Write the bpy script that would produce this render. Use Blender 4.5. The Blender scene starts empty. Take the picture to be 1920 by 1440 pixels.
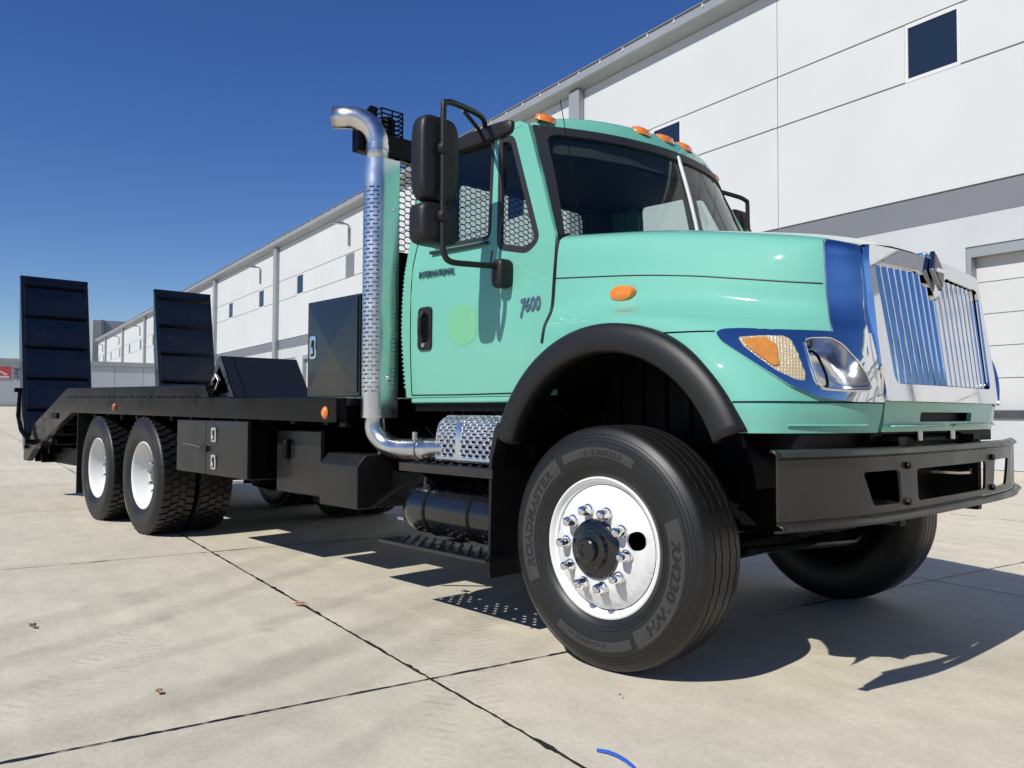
import bpy, bmesh, math, random
from mathutils import Vector, Matrix
from mathutils.geometry import delaunay_2d_cdt
random.seed(7)
R = math.radians
sc = bpy.context.scene
col = sc.collection
# ------------------------------------------------------------------ camera
# world frame: truck points to +X, its right flank faces -Y, z = 0 is the yard
cam_d = bpy.data.cameras.new('camera'); cam = bpy.data.objects.new('camera', cam_d); col.objects.link(cam)
cam_d.sensor_fit = 'HORIZONTAL'; cam_d.sensor_width = 36.0; cam_d.lens = 1543.54 / 1920 * 36
cam_d.clip_start = 0.05; cam_d.clip_end = 4000
YAW, PIT, ROL = R(47.3199), R(2.0055), R(0.2494)
fw = Vector((-math.sin(YAW)*math.cos(PIT), math.cos(YAW)*math.cos(PIT), math.sin(PIT)))
rt = Vector((math.cos(YAW), math.sin(YAW), 0)); up = rt.cross(fw)
rt2 = math.cos(ROL)*rt + math.sin(ROL)*up; up2 = -math.sin(ROL)*rt + math.cos(ROL)*up
M = Matrix((rt2, up2, -fw)).transposed().to_4x4(); M.translation = (2.377, -3.8945, 1.112)
cam.matrix_world = M
sc.camera = cam
# ------------------------------------------------------------------ sky, sun, exposure
SUN_EL = R(44.6)
SUN_DIR = Vector((0.055, -1.0, 0)).normalized() * math.cos(SUN_EL) + Vector((0, 0, math.sin(SUN_EL)))
world = bpy.data.worlds.new('World'); sc.world = world; world.use_nodes = True
nt = world.node_tree; bg = nt.nodes['Background']
sky = nt.nodes.new('ShaderNodeTexSky'); sky.sky_type = 'NISHITA'; sky.sun_disc = False
sky.sun_elevation = SUN_EL; sky.sun_rotation = math.atan2(SUN_DIR.x, SUN_DIR.y)
sky.altitude = 300; sky.air_density = 1.0; sky.dust_density = 0.05; sky.ozone_density = 4.0
hs = nt.nodes.new('ShaderNodeHueSaturation'); hs.inputs['Hue'].default_value = .516; hs.inputs['Saturation'].default_value = 1.25
nt.links.new(sky.outputs[0], hs.inputs['Color']); nt.links.new(hs.outputs[0], bg.inputs[0]); bg.inputs[1].default_value = 0.10
sun_d = bpy.data.lights.new('sun', 'SUN'); sun_d.energy = 5.0; sun_d.angle = R(0.53); sun_d.color = (1, .955, .88)
sun = bpy.data.objects.new('sun', sun_d); col.objects.link(sun)
sun.rotation_euler = SUN_DIR.to_track_quat('Z', 'Y').to_euler(); sun.location = (0, -20, 20)
sc.view_settings.view_transform = 'Standard'; sc.view_settings.look = 'None'
sc.view_settings.exposure = 0.0; sc.view_settings.gamma = 1.0
sc.cycles.max_bounces = 10; sc.cycles.transparent_max_bounces = 12; sc.cycles.glossy_bounces = 6
sc.cycles.caustics_reflective = False; sc.cycles.caustics_refractive = False

# ------------------------------------------------------------------ materials
def mat(name, color, rough=.5, metal=0., coat=0., spec=.5, bump=None, var=None, rvar=None, coat_rough=.04):
    """bump=(scale,strength,dist) noise relief; var=(scale,amount) tonal noise; rvar=(scale,amount) gloss noise"""
    m = bpy.data.materials.new(name); m.use_nodes = True
    n = m.node_tree.nodes; l = m.node_tree.links; b = n['Principled BSDF']
    b.inputs['Base Color'].default_value = (*color, 1); b.inputs['Roughness'].default_value = rough
    b.inputs['Metallic'].default_value = metal; b.inputs['Coat Weight'].default_value = coat
    b.inputs['Coat Roughness'].default_value = coat_rough; b.inputs['Specular IOR Level'].default_value = spec
    if bump or var or rvar:
        geo = n.new('ShaderNodeNewGeometry')
    if var:
        t = n.new('ShaderNodeTexNoise'); t.inputs['Scale'].default_value = var[0]; t.inputs['Detail'].default_value = 6
        l.new(geo.outputs['Position'], t.inputs['Vector'])
        mr = n.new('ShaderNodeMapRange'); mr.inputs[1].default_value = .3; mr.inputs[2].default_value = .7
        mr.inputs[3].default_value = 1 - var[1]; mr.inputs[4].default_value = 1 + var[1]
        l.new(t.outputs[0], mr.inputs[0])
        mx = n.new('ShaderNodeMix'); mx.data_type = 'RGBA'; mx.blend_type = 'MULTIPLY'; mx.inputs[0].default_value = 1
        mx.inputs[6].default_value = (*color, 1); l.new(mr.outputs[0], mx.inputs[7]); l.new(mx.outputs[2], b.inputs['Base Color'])
    if rvar:
        t = n.new('ShaderNodeTexNoise'); t.inputs['Scale'].default_value = rvar[0]; t.inputs['Detail'].default_value = 5
        l.new(geo.outputs['Position'], t.inputs['Vector'])
        mr = n.new('ShaderNodeMapRange'); mr.inputs[1].default_value = .3; mr.inputs[2].default_value = .7
        mr.inputs[3].default_value = max(.01, rough - rvar[1]); mr.inputs[4].default_value = rough + rvar[1]
        l.new(t.outputs[0], mr.inputs[0]); l.new(mr.outputs[0], b.inputs['Roughness'])
    if bump:
        t = n.new('ShaderNodeTexNoise'); t.inputs['Scale'].default_value = bump[0]; t.inputs['Detail'].default_value = 4
        l.new(geo.outputs['Position'], t.inputs['Vector'])
        bp = n.new('ShaderNodeBump'); bp.inputs['Strength'].default_value = bump[1]; bp.inputs['Distance'].default_value = bump[2]
        l.new(t.outputs[0], bp.inputs['Height']); l.new(bp.outputs[0], b.inputs['Normal'])
    return m
GREEN = mat('seafoam paint', (.148, .435, .34), .5, coat=1., spec=.12, var=(1.7, .03), bump=(5, .04, .004), coat_rough=.035)
GREEN_D = mat('ghost decal paint', (.158, .432, .245), .5, spec=.12, coat=.7, var=(9, .03))
GREENK = mat('dark green gasket', (.02, .07, .055), .5)
CHROME = mat('chrome', (.80, .80, .81), .05, metal=1, rvar=(14, .02))
STEEL = mat('polished steel', (.66, .65, .63), .27, metal=1, var=(7, .10), rvar=(9, .07), bump=(22, .06, .003))
ALU = mat('perforated aluminium', (.78, .78, .77), .30, metal=1, var=(9, .08), rvar=(9, .06))
BLACK = mat('black gloss paint', (.005, .0055, .007), .22, coat=.5, rvar=(4, .08), bump=(6, .05, .004))
SATIN = mat('black satin steel', (.003, .003, .0034), .18, spec=.13, var=(5, .2), rvar=(5, .1), bump=(8, .06, .004))
BUMP = mat('black bumper paint ground reflection tint', (.021, .0195, .017), .30, spec=.4, var=(5, .15), rvar=(5, .08), bump=(7, .05, .004))  # black paint; the ground's brown reflection is mixed into its base colour
PLASTIC = mat('black plastic', (.009, .009, .0095), .48, spec=.4, var=(12, .15), bump=(260, .25, .001))
RUBBER = mat('tyre rubber', (.0062, .0064, .007), .46, var=(14, .25), bump=(180, .2, .001))
RUBBER_L = mat('tyre side patch', (.032, .032, .0315), .85, var=(20, .15), bump=(300, .3, .001))
WHITE = mat('white wheel enamel', (.68, .69, .69), .45, spec=.3, coat=.25, var=(6, .02))
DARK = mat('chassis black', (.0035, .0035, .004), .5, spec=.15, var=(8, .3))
SEAL = mat('window seal', (.016, .016, .017), .5)
INTERIOR = mat('cab trim', (.030, .034, .037), .8)
AMBER = mat('amber lens', (.75, .20, .02), .18, coat=1, bump=(120, .3, .002))
AMBER_D = mat('dull amber lens', (.30, .06, .015), .3, coat=.6)
AMBER_S = mat('signal amber', (.50, .20, .035), .2, coat=1, bump=(90, .3, .002), var=(30, .12))
RED = mat('red lens', (.35, .015, .01), .2, coat=1)
LENS = mat('lamp lens ribbed', (.46, .39, .25), .08, coat=1, bump=(120, .5, .004))
BOWL = mat('lamp bowl', (.78, .79, .80), .20, metal=1)
DEBRIS = mat('dry leaf', (.14, .08, .045), .8)
PAPER = mat('paper scrap', (.7, .66, .55), .8)
BLUE = mat('blue strap', (.02, .09, .45), .35)
TAR = mat('joint sealant', (.012, .011, .013), .5, var=(30, .3))
WALLW = mat('white painted concrete panel', (.525, .545, .545), .65, var=(.35, .03), bump=(16, .10, .004))
WALLC = mat('joint backing', (.34, .35, .36), .7)
WALLB = mat('pale painted base wall', (.46, .48, .49), .65, var=(.6, .05), bump=(16, .1, .004))
BAND = mat('grey painted band', (.155, .165, .185), .6, var=(.5, .05))
TRIM_L = mat('pale strap', (.5, .51, .52), .4)
TRIM = mat('grey metal trim', (.29, .31, .325), .45, metal=.2, var=(.8, .06))
TRIM_D = mat('grey reveal', (.17, .17, .18), .6)
FRAME = mat('white window frame', (.60, .61, .62), .4)
DOORW = mat('white door panel', (.53, .54, .53), .5, var=(1.2, .03))
PAD = mat('dock bumper rubber', (.05, .052, .06), .7, var=(6, .3))
GREYB = mat('grey cladding', (.40, .42, .46), .55, var=(.3, .08))
NAVY = mat('navy lettering', (.03, .05, .11), .5)
SIGNR = mat('red sign face', (.45, .05, .055), .5, var=(2, .1))
SIGNW = mat('pale sign line', (.6, .5, .5), .5)
BARK = mat('bark', (.09, .065, .045), .9, bump=(20, .6, .02))
LEAF = mat('foliage', (.045, .085, .028), .6, var=(.9, .4))

def glass(name, tint, rough=.0, ior=1.5):
    m = bpy.data.materials.new(name); m.use_nodes = True
    n = m.node_tree.nodes; l = m.node_tree.links; n.remove(n['Principled BSDF'])
    f = n.new('ShaderNodeFresnel'); ge = n.new('ShaderNodeNewGeometry'); mr = n.new('ShaderNodeMapRange')   # thin sheet: same reflectance from both faces
    mr.inputs[3].default_value = ior; mr.inputs[4].default_value = 1/ior; l.new(ge.outputs['Backfacing'], mr.inputs[0]); l.new(mr.outputs[0], f.inputs[0])
    t = n.new('ShaderNodeBsdfTransparent'); t.inputs[0].default_value = (*tint, 1)
    g = n.new('ShaderNodeBsdfGlossy'); g.inputs['Roughness'].default_value = rough
    x = n.new('ShaderNodeMixShader'); l.new(f.outputs[0], x.inputs[0]); l.new(t.outputs[0], x.inputs[1]); l.new(g.outputs[0], x.inputs[2])
    l.new(x.outputs[0], n['Material Output'].inputs[0])
    return m
GLASS = glass('cab glass', (.70, .78, .76))
PANE = mat('dark window pane', (.012, .02, .035), .06, spec=.8)

TH = -0.16046
BD = Vector((math.cos(TH), math.sin(TH), 0)); BN = Vector((-math.sin(TH), math.cos(TH), 0))
SL_A, SL_B = 3.79, 3.70            # slab sizes along BN and along BD
A0, B0 = -1.823, -.118

def concrete():
    m = bpy.data.materials.new('yard concrete'); m.use_nodes = True
    n = m.node_tree.nodes; l = m.node_tree.links; b = n['Principled BSDF']
    geo = n.new('ShaderNodeNewGeometry')
    rot = n.new('ShaderNodeVectorRotate'); rot.rotation_type = 'Z_AXIS'; rot.inputs['Angle'].default_value = -TH
    l.new(geo.outputs['Position'], rot.inputs['Vector'])
    P = rot.outputs[0]
    def noise(scale, detail=6, rough=.55, vec=P, stretch=None):
        if stretch:
            mp = n.new('ShaderNodeMapping'); mp.inputs['Scale'].default_value = stretch; l.new(vec, mp.inputs['Vector']); vec = mp.outputs[0]
        t = n.new('ShaderNodeTexNoise'); t.inputs['Scale'].default_value = scale; t.inputs['Detail'].default_value = detail
        t.inputs['Roughness'].default_value = rough; l.new(vec, t.inputs['Vector']); return t.outputs[0]
    def rng(v, a, b_, c, d):
        r = n.new('ShaderNodeMapRange'); l.new(v, r.inputs[0])
        for i, q in enumerate((a, b_, c, d)): r.inputs[i+1].default_value = q
        return r.outputs[0]
    def math_(op, a, b_=None, c=None):
        q = n.new('ShaderNodeMath'); q.operation = op
        for i, v in enumerate((a, b_, c)):
            if v is None: continue
            if isinstance(v, (int, float)): q.inputs[i].default_value = v
            else: l.new(v, q.inputs[i])
        return q.outputs[0]
    ramp = n.new('ShaderNodeValToRGB'); e = ramp.color_ramp.elements
    e[0].position = .18; e[0].color = (.470, .440, .352, 1); e[1].position = .85; e[1].color = (.640, .580, .455, 1)
    l.new(noise(.55, 8, .6), ramp.inputs[0])
    tone = rng(noise(5, 8, .65), .3, .7, .90, 1.08)
    grain = math_('MULTIPLY', rng(noise(220, 3, .7), .25, .75, .84, 1.14), rng(noise(38, 6, .75), .28, .72, .87, 1.12))
    streak = rng(noise(1.2, 6, .6, stretch=(.35, 5, 1)), .35, .7, .95, 1.05)
    oi = n.new('ShaderNodeObjectInfo'); slab = rng(oi.outputs['Random'], 0, 1, .95, 1.05)
    v = math_('MULTIPLY', math_('MULTIPLY', math_('MULTIPLY', tone, grain), streak), slab)
    # rubber arcs left by turning lorries: rings of given centre, radius and width
    sep = n.new('ShaderNodeSeparateXYZ'); l.new(geo.outputs['Position'], sep.inputs[0])
    arcs = [(-9.87, -4.5, 9.19, .17, .20), (-9.87, -4.5, 8.6, .10, .14), (-21.66, -9.37, 22.29, .16, .18), (-21.66, -9.37, 22.75, .09, .12), (-24.8, -14, 25.0, .20, .18), (-24.8, -14, 25.45, .12, .18),
            (-24.8, -14, 26.6, .16, .12), (12, 30, 31.6, .3, .10), (-30, 2, 26.2, .25, .12), (6, -12, 13.2, .22, .10)]
    brk = rng(noise(1.6, 5, .7), .30, .62, .15, 1)
    for cx, cy, rad, w, amt in arcs:
        dx = math_('SUBTRACT', sep.outputs[0], cx); dy = math_('SUBTRACT', sep.outputs[1], cy)
        d = math_('SQRT', math_('ADD', math_('MULTIPLY', dx, dx), math_('MULTIPLY', dy, dy)))
        q = math_('ABSOLUTE', math_('SUBTRACT', d, rad))
        k = math_('MULTIPLY', rng(q, w*.45, w, amt, 0), brk)
        v = math_('MULTIPLY', v, math_('SUBTRACT', 1.0, k))
    # ribbed tread prints: a strip crossed by fine bars
    for (ox, oy, ang, w, ln, amt) in ((-.38, -1.62, R(-39), .17, 1.05, .20), (-1.62, -2.65, R(-41), .17, 1.0, .15)):
        dx = math_('SUBTRACT', sep.outputs[0], ox); dy = math_('SUBTRACT', sep.outputs[1], oy)
        u_ = math_('ADD', math_('MULTIPLY', dx, math.cos(ang)), math_('MULTIPLY', dy, math.sin(ang)))
        w_ = math_('SUBTRACT', math_('MULTIPLY', dy, math.cos(ang)), math_('MULTIPLY', dx, math.sin(ang)))
        bars = rng(math_('SINE', math_('ADD', math_('MULTIPLY', u_, 95), math_('MULTIPLY', math_('ABSOLUTE', w_), 40))), .3, .8, 0, 1)
        msk = math_('MULTIPLY', rng(math_('ABSOLUTE', w_), w*.9, w, 1, 0), rng(math_('ABSOLUTE', u_), ln*.6, ln, 1, 0))
        gap = rng(math_('ABSOLUTE', w_), .025, .045, 0, 1)
        k = math_('MULTIPLY', math_('MULTIPLY', math_('MULTIPLY', bars, msk), gap), math_('MULTIPLY', math_('MULTIPLY', brk, rng(noise(9, 4, .6), .4, .6, 0, 1)), amt*1.5))
        v = math_('MULTIPLY', v, math_('SUBTRACT', 1.0, k))
    spots = math_('MULTIPLY', rng(noise(2.6, 2, .4), .70, .76, 1, .86), rng(noise(26, 2, .5), .74, .78, 1, .72))
    v = math_('MULTIPLY', v, spots)
    mx = n.new('ShaderNodeMix'); mx.data_type = 'RGBA'; mx.blend_type = 'MULTIPLY'; mx.inputs[0].default_value = 1
    l.new(ramp.outputs[0], mx.inputs[6]); l.new(v, mx.inputs[7]); l.new(mx.outputs[2], b.inputs['Base Color'])
    b.inputs['Roughness'].default_value = .82
    bp = n.new('ShaderNodeBump'); bp.inputs['Strength'].default_value = .28; bp.inputs['Distance'].default_value = .004
    hgt = math_('ADD', noise(90, 5, .7), math_('MULTIPLY', noise(14, 3, stretch=(1, 14, 1)), .6))
    l.new(hgt, bp.inputs['Height']); l.new(bp.outputs[0], b.inputs['Normal'])
    return m
CONC = concrete()

# ------------------------------------------------------------------ mesh helpers
class G:
    def __init__(s): s.v = []; s.f = []
    def add(s, vs, fs):
        o = len(s.v); s.v += [tuple(p) for p in vs]; s.f += [tuple(i+o for i in f) for f in fs]; return s
    def box(s, x0, x1, y0, y1, z0, z1):
        vs = [(x, y, z) for x in (x0, x1) for y in (y0, y1) for z in (z0, z1)]
        return s.add(vs, [(0,1,3,2),(4,6,7,5),(0,4,5,1),(2,3,7,6),(0,2,6,4),(1,5,7,3)])
    def hexa(s, p):   # 8 corners: bottom 4 ccw, top 4 ccw
        return s.add(p, [(3,2,1,0),(4,5,6,7),(0,1,5,4),(1,2,6,5),(2,3,7,6),(3,0,4,7)])
    def prism(s, poly, a0, a1, fn):   # poly 2d -> fn(p, q, a)
        n = len(poly); vs = [fn(p, q, a0) for p, q in poly] + [fn(p, q, a1) for p, q in poly]
        return s.add(vs, [tuple(range(n))[::-1], tuple(range(n, 2*n))] + [(i, (i+1) % n, n+(i+1) % n, n+i) for i in range(n)])
    def tube(s, path, r, seg=12, closed=False, cap=True):
        P = [Vector(p) for p in path]; n = len(P)
        rr = r if isinstance(r, (list, tuple)) else [r]*n
        t0 = (P[1]-P[0]).normalized(); a = Vector((0, 0, 1)) if abs(t0.z) < .9 else Vector((1, 0, 0))
        u = t0.cross(a).normalized(); o = len(s.v)
        for i in range(n):
            t = (P[min(i+1, n-1)] - P[max(i-1, 0)]).normalized()
            u = (u - t*u.dot(t)).normalized(); w = t.cross(u)
            for k in range(seg):
                an = 2*math.pi*k/seg; q = P[i] + (u*math.cos(an) + w*math.sin(an))*rr[i]; s.v.append(tuple(q))
        for i in range(n-1):
            for k in range(seg):
                k2 = (k+1) % seg; s.f.append((o+i*seg+k, o+i*seg+k2, o+(i+1)*seg+k2, o+(i+1)*seg+k))
        if cap:
            s.f.append(tuple(o+k for k in range(seg))[::-1]); s.f.append(tuple(o+(n-1)*seg+k for k in range(seg)))
        return s
    def lathe(s, prof, seg=64, fn=None, rfn=None, close=False):   # prof (r, y) about the Y axis
        o = len(s.v); m = len(prof)
        for i in range(seg):
            an = 2*math.pi*i/seg
            for j, (r, y) in enumerate(prof):
                if rfn: r, y = rfn(i, j, r, y, an)
                p = (r*math.cos(an), y, r*math.sin(an)); s.v.append(fn(p) if fn else p)
        for i in range(seg):
            i2 = (i+1) % seg
            for j in range(m-1): s.f.append((o+i*m+j, o+i*m+j+1, o+i2*m+j+1, o+i2*m+j))
        return s
    def grid(s, fn, nu, nv, keep=None):
        o = len(s.v)
        for i in range(nu+1):
            for j in range(nv+1): s.v.append(tuple(fn(i/nu, j/nv)))
        for i in range(nu):
            for j in range(nv):
                if keep is None or keep(i, j): s.f.append((o+i*(nv+1)+j, o+(i+1)*(nv+1)+j, o+(i+1)*(nv+1)+j+1, o+i*(nv+1)+j+1))
        return s

def inpoly(p, poly):
    x, y = p; c = False; n = len(poly)
    for i in range(n):
        x1, y1 = poly[i]; x2, y2 = poly[i-1]
        if (y1 > y) != (y2 > y) and x < (x2-x1)*(y-y1)/(y2-y1)+x1: c = not c
    return c
def resample(poly, d):
    out = []
    for i in range(len(poly)):
        a, b = Vector(poly[i]), Vector(poly[(i+1) % len(poly)])
        k = max(1, int(math.ceil((b-a).length/d)))
        out += [tuple(a.lerp(b, j/k)) for j in range(k)]
    return out
def rounded(poly, r, k=5):
    out = []; n = len(poly)
    rr = r if isinstance(r, (list, tuple)) else [r]*n
    for i in range(n):
        p, a, b = Vector(poly[i]), Vector(poly[i-1]), Vector(poly[(i+1) % n])
        q = min(rr[i], (a-p).length*.45, (b-p).length*.45)
        if q <= 0: out.append(tuple(p)); continue
        s_, e_ = p+(a-p).normalized()*q, p+(b-p).normalized()*q
        for j in range(k+1):
            t = j/k; out.append(tuple(s_*(1-t)**2 + p*2*t*(1-t) + e_*t*t))
    return out
def panel(outer, holes, fn, step=.08, thick=0., nrm=None):
    """curved sheet cut from a 2d outline with holes; fn(u,v) -> 3d point"""
    loops = [resample(outer, step)] + [resample(h, step) for h in holes]
    vs = []; es = []
    for lp in loops:
        o = len(vs); vs += [Vector(p) for p in lp]; es += [(o+i, o+(i+1) % len(lp)) for i in range(len(lp))]
    xs = [p[0] for p in outer]; yy = [p[1] for p in outer]
    x = min(xs)+step*.5
    while x < max(xs):
        y = min(yy)+step*.5
        while y < max(yy):
            p = (x, y)
            if inpoly(p, outer) and not any(inpoly(p, h) for h in holes):
                if min((Vector(p)-q).length for q in vs[:sum(len(t) for t in loops)]) > step*.4: vs.append(Vector(p))
            y += step
        x += step
    v2, e2, f2, _, _, _ = delaunay_2d_cdt(vs, es, [], 0, 1e-6)
    fs = []
    for f in f2:
        c = sum((v2[i] for i in f), Vector((0, 0)))/len(f)
        if inpoly(c, outer) and not any(inpoly(c, h) for h in holes): fs.append(tuple(f))
    g = G(); top = [Vector(fn(p.x, p.y)) for p in v2]
    g.add(top, fs)
    if thick:
        acc = [Vector((0, 0, 0)) for _ in top]
        for f in fs:
            nn = (top[f[1]]-top[f[0]]).cross(top[f[2]]-top[f[0]])
            for i in f: acc[i] += nn
        acc = [a.normalized() if a.length > 0 else a for a in acc]
        o = len(g.v); g.v += [tuple(p - a*thick) for p, a in zip(top, acc)]
        g.f += [tuple(i+o for i in f[::-1]) for f in fs]
        cnt = {}
        for f in fs:
            for i in range(len(f)):
                a, b = f[i], f[(i+1) % len(f)]; cnt[(a, b)] = cnt.get((a, b), 0)+1
        for (a, b) in list(cnt):
            if (b, a) not in cnt: g.f.append((b, a, a+o, b+o))
    return g

def mesh_of(name, g, m, smooth=40, fix=True):
    me = bpy.data.meshes.new(name); me.from_pydata(g.v, [], g.f); me.validate()
    if fix:
        bm = bmesh.new(); bm.from_mesh(me); bmesh.ops.remove_doubles(bm, verts=bm.verts, dist=1e-5)
        bmesh.ops.recalc_face_normals(bm, faces=bm.faces); bm.to_mesh(me); bm.free()
    if smooth:
        me.polygons.foreach_set('use_smooth', [True]*len(me.polygons)); me.set_sharp_from_angle(angle=R(smooth))
    me.materials.append(m); return me
def obj(name, g, m, parent=None, smooth=40, bevel=0, fix=True, loc=None, kind=None):
    me = g if isinstance(g, bpy.types.Mesh) else mesh_of(name, g, m, smooth, fix)
    o = bpy.data.objects.new(name, me); col.objects.link(o)
    if parent is not None: o.parent = parent
    if loc is not None: o.location = loc
    if bevel:
        b = o.modifiers.new('bevel', 'BEVEL'); b.width = bevel; b.segments = 2; b.limit_method = 'ANGLE'; b.angle_limit = R(40)
    if kind: o['kind'] = kind
    return o
def empty(name, loc=(0, 0, 0), rz=0, parent=None):
    o = bpy.data.objects.new(name, None); col.objects.link(o); o.location = loc; o.rotation_euler = (0, 0, rz); o.empty_display_size = .2
    if parent is not None: o.parent = parent
    return o
def tag(o, label=None, cat=None, group=None, kind=None):
    if label: o['label'] = label
    if cat: o['category'] = cat
    if group: o['group'] = group
    if kind: o['kind'] = kind
    return o
def text_geo(s, size, depth, fn, italic=0., bold=.0, space=1.0):
    cu = bpy.data.curves.new('t', 'FONT'); cu.body = s; cu.size = size; cu.extrude = depth; cu.shear = italic
    cu.offset = bold; cu.resolution_u = 4; cu.space_character = space
    o = bpy.data.objects.new('t', cu); col.objects.link(o)
    dg = bpy.context.evaluated_depsgraph_get(); dg.update()
    me = bpy.data.meshes.new_from_object(o.evaluated_get(dg))
    g = G(); g.add([fn(v.co.x, v.co.y, v.co.z) for v in me.vertices], [tuple(p.vertices) for p in me.polygons])
    w = max(v.co.x for v in me.vertices)
    bpy.data.objects.remove(o); bpy.data.curves.remove(cu); bpy.data.meshes.remove(me)
    return g, w
def wp(a, n_, z):    # warehouse / slab frame -> world
    return tuple(BD*a + BN*n_ + Vector((0, 0, z)))

# ------------------------------------------------------------------ yard
def ground_z(a): return 0 if a > -58 else min(1.5, (-58-a)/22*1.5)
g = G(); aa = [400, 60, -58, -64, -69, -75, -80, -160, -900]; nn_ = [-700, -40, 60, 700]
for i in range(len(aa)-1):
    for j in range(len(nn_)-1):
        g.add([wp(aa[i], nn_[j], ground_z(aa[i])-.012), wp(aa[i], nn_[j+1], ground_z(aa[i])-.012),
               wp(aa[i+1], nn_[j+1], ground_z(aa[i+1])-.012), wp(aa[i+1], nn_[j], ground_z(aa[i+1])-.012)], [(0, 1, 2, 3)])
yard = tag(obj('concrete_yard', g, CONC, smooth=20), kind='structure')
gp = .0045
sg = G(); h = gp; b_ = .005
hx, hy = SL_B/2-gp, SL_A/2-gp
sg.add([(-hx, -hy, -.011), (hx, -hy, -.011), (hx, hy, -.011), (-hx, hy, -.011), (-hx, -hy, -b_), (hx, -hy, -b_), (hx, hy, -b_), (-hx, hy, -b_),
        (-hx+b_, -hy+b_, 0), (hx-b_, -hy+b_, 0), (hx-b_, hy-b_, 0), (-hx+b_, hy-b_, 0)],
       [(0,1,5,4),(1,2,6,5),(2,3,7,6),(3,0,4,7),(4,5,9,8),(5,6,10,9),(6,7,11,10),(7,4,8,11),(8,9,10,11)])
slab_me = mesh_of('slab', sg, CONC, smooth=0)
IA = range(-16, 3); IN = range(-3, 4)
for ia in IA:
    for jn in IN:
        if jn == 3 and ia > 1: continue
        o = obj('slab', slab_me, CONC, yard)
        c = BD*(B0+SL_B*(ia+.5)) + BN*(A0+SL_A*(jn+.5)); o.location = (c.x, c.y, 0); o.rotation_euler = (0, 0, TH)
def sealant(p0, p1, near):
    p0, p1 = Vector(p0), Vector(p1); d = (p1-p0).normalized(); w = Vector((-d.y, d.x, 0)); L = (p1-p0).length
    g = G(); s_ = 0; pts = []; blob = 0
    while s_ < L:
        if blob <= 0 and random.random() < .13: blob = random.randint(1, 4); bw = random.uniform(.009, .021)
        ww = random.uniform(.0045, .008)
        if blob > 0: ww = bw*random.uniform(.7, 1.0); blob -= 1
        c = p0 + d*s_ + w*random.uniform(-.002, .002)
        pts.append((c - w*ww*random.uniform(.6, 1), c + w*ww*random.uniform(.6, 1))); s_ += .035 if near else .25
    for a, b in pts: g.v += [(a.x, a.y, .0016), (b.x, b.y, .0016)]
    g.f = [(2*i, 2*i+1, 2*i+3, 2*i+2) for i in range(len(pts)-1)]
    obj('joint_sealant', g, TAR, yard, smooth=0, fix=False)
a_lo, a_hi = B0+SL_B*IA[0], B0+SL_B*(IA[-1]+1); n_lo, n_hi = A0+SL_A*IN[0], A0+SL_A*(IN[-1]+1)
for ia in range(IA[0], IA[-1]+2):
    a = B0+SL_B*ia; sealant(wp(a, n_lo, 0), wp(a, n_hi, 0), ia > -5)
for jn in range(IN[0], IN[-1]+2):
    n_ = A0+SL_A*jn; sealant(wp(a_hi, n_, 0), wp(-14, n_, 0), True); sealant(wp(-14, n_, 0), wp(a_lo, n_, 0), False)

# ------------------------------------------------------------------ warehouse
WN = 13.94
wh = tag(empty('warehouse', (0, 0, 0), TH), 'long white warehouse of painted concrete panels with dock doors and grey band', 'warehouse')
def wbox(name, a0, a1, n0, n1, z0, z1, m, parent=wh, bevel=0):
    return obj(name, G().box(a0, a1, n0, n1, z0, z1), m, parent, smooth=0, bevel=bevel)
AE, AS = -144.0, 26.0
wbox('wall_core', AE, AS, WN+.33, WN+30, 0, 12.3, TRIM_D)
wbox('upper_core', AE, AS, WN+.06, WN+.325, 5.27, 12.3, WALLC)
wbox('roof', AE-.2, AS+.2, WN-.2, WN+30.2, 12.56, 12.70, TRIM)
CW = 8.2; gj = .017
ac = 26.0
WIN = []
while ac > AE+.1:
    a1, a0 = ac, max(-2.68+CW*math.ceil((ac-.01+2.68)/CW-1), AE)
    mid = (a0+a1)/2
    for z0, z1 in ((5.90, 8.55), (9.87, 12.2)):
        wbox('wall_panel', a0+gj*.5, a1-gj*.5, WN, WN+.055, z0+gj, z1-gj, WALLW, bevel=.008)
    ww = .62
    wbox('wall_panel', a0+gj*.5, mid-ww, WN, WN+.055, 8.55+gj, 9.87-gj, WALLW, bevel=.008)
    wbox('wall_panel', mid+ww, a1-gj*.5, WN, WN+.055, 8.55+gj, 9.87-gj, WALLW, bevel=.008)
    wbox('band_panel', a0+.004, a1-.004, WN+.012, WN+.055, 5.27, 5.90-gj, BAND)
    WIN.append(mid)
    ac = a0
for mid in WIN:
    x0, x1, z0, z1 = mid-.62, mid+.62, 8.55, 9.87
    if abs(mid+39.58) < .6:
        lv = wbox('louvre', x0, x1, WN+.02, WN+.05, z0, z1, TRIM)
        for k in range(12):
            z = z0+.03+k*(z1-z0-.06)/12
            obj('slat', G().hexa([(x0+.03, WN-.01, z), (x1-.03, WN-.01, z), (x1-.03, WN+.03, z+.06), (x0+.03, WN+.03, z+.06),
                                  (x0+.03, WN-.01, z+.02), (x1-.03, WN-.01, z+.02), (x1-.03, WN+.03, z+.08), (x0+.03, WN+.03, z+.08)]), TRIM, lv, smooth=0)
        continue
    out = [(x0, z0), (x1, z0), (x1, z1), (x0, z1)]; inn = [(x0+.07, z0+.08), (x1-.07, z0+.08), (x1-.07, z1-.09), (x0+.07, z1-.09)]
    w = obj('window', G().box(x0+.06, x1-.06, WN+.045, WN+.058, z0+.06, z1-.06), PANE, wh, smooth=0)
    obj('window_frame', panel(out, [inn], lambda u, v: (u, WN+.02, v), 5, .03), FRAME, w, smooth=0)
pa = -19.2+16.5*2
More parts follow.
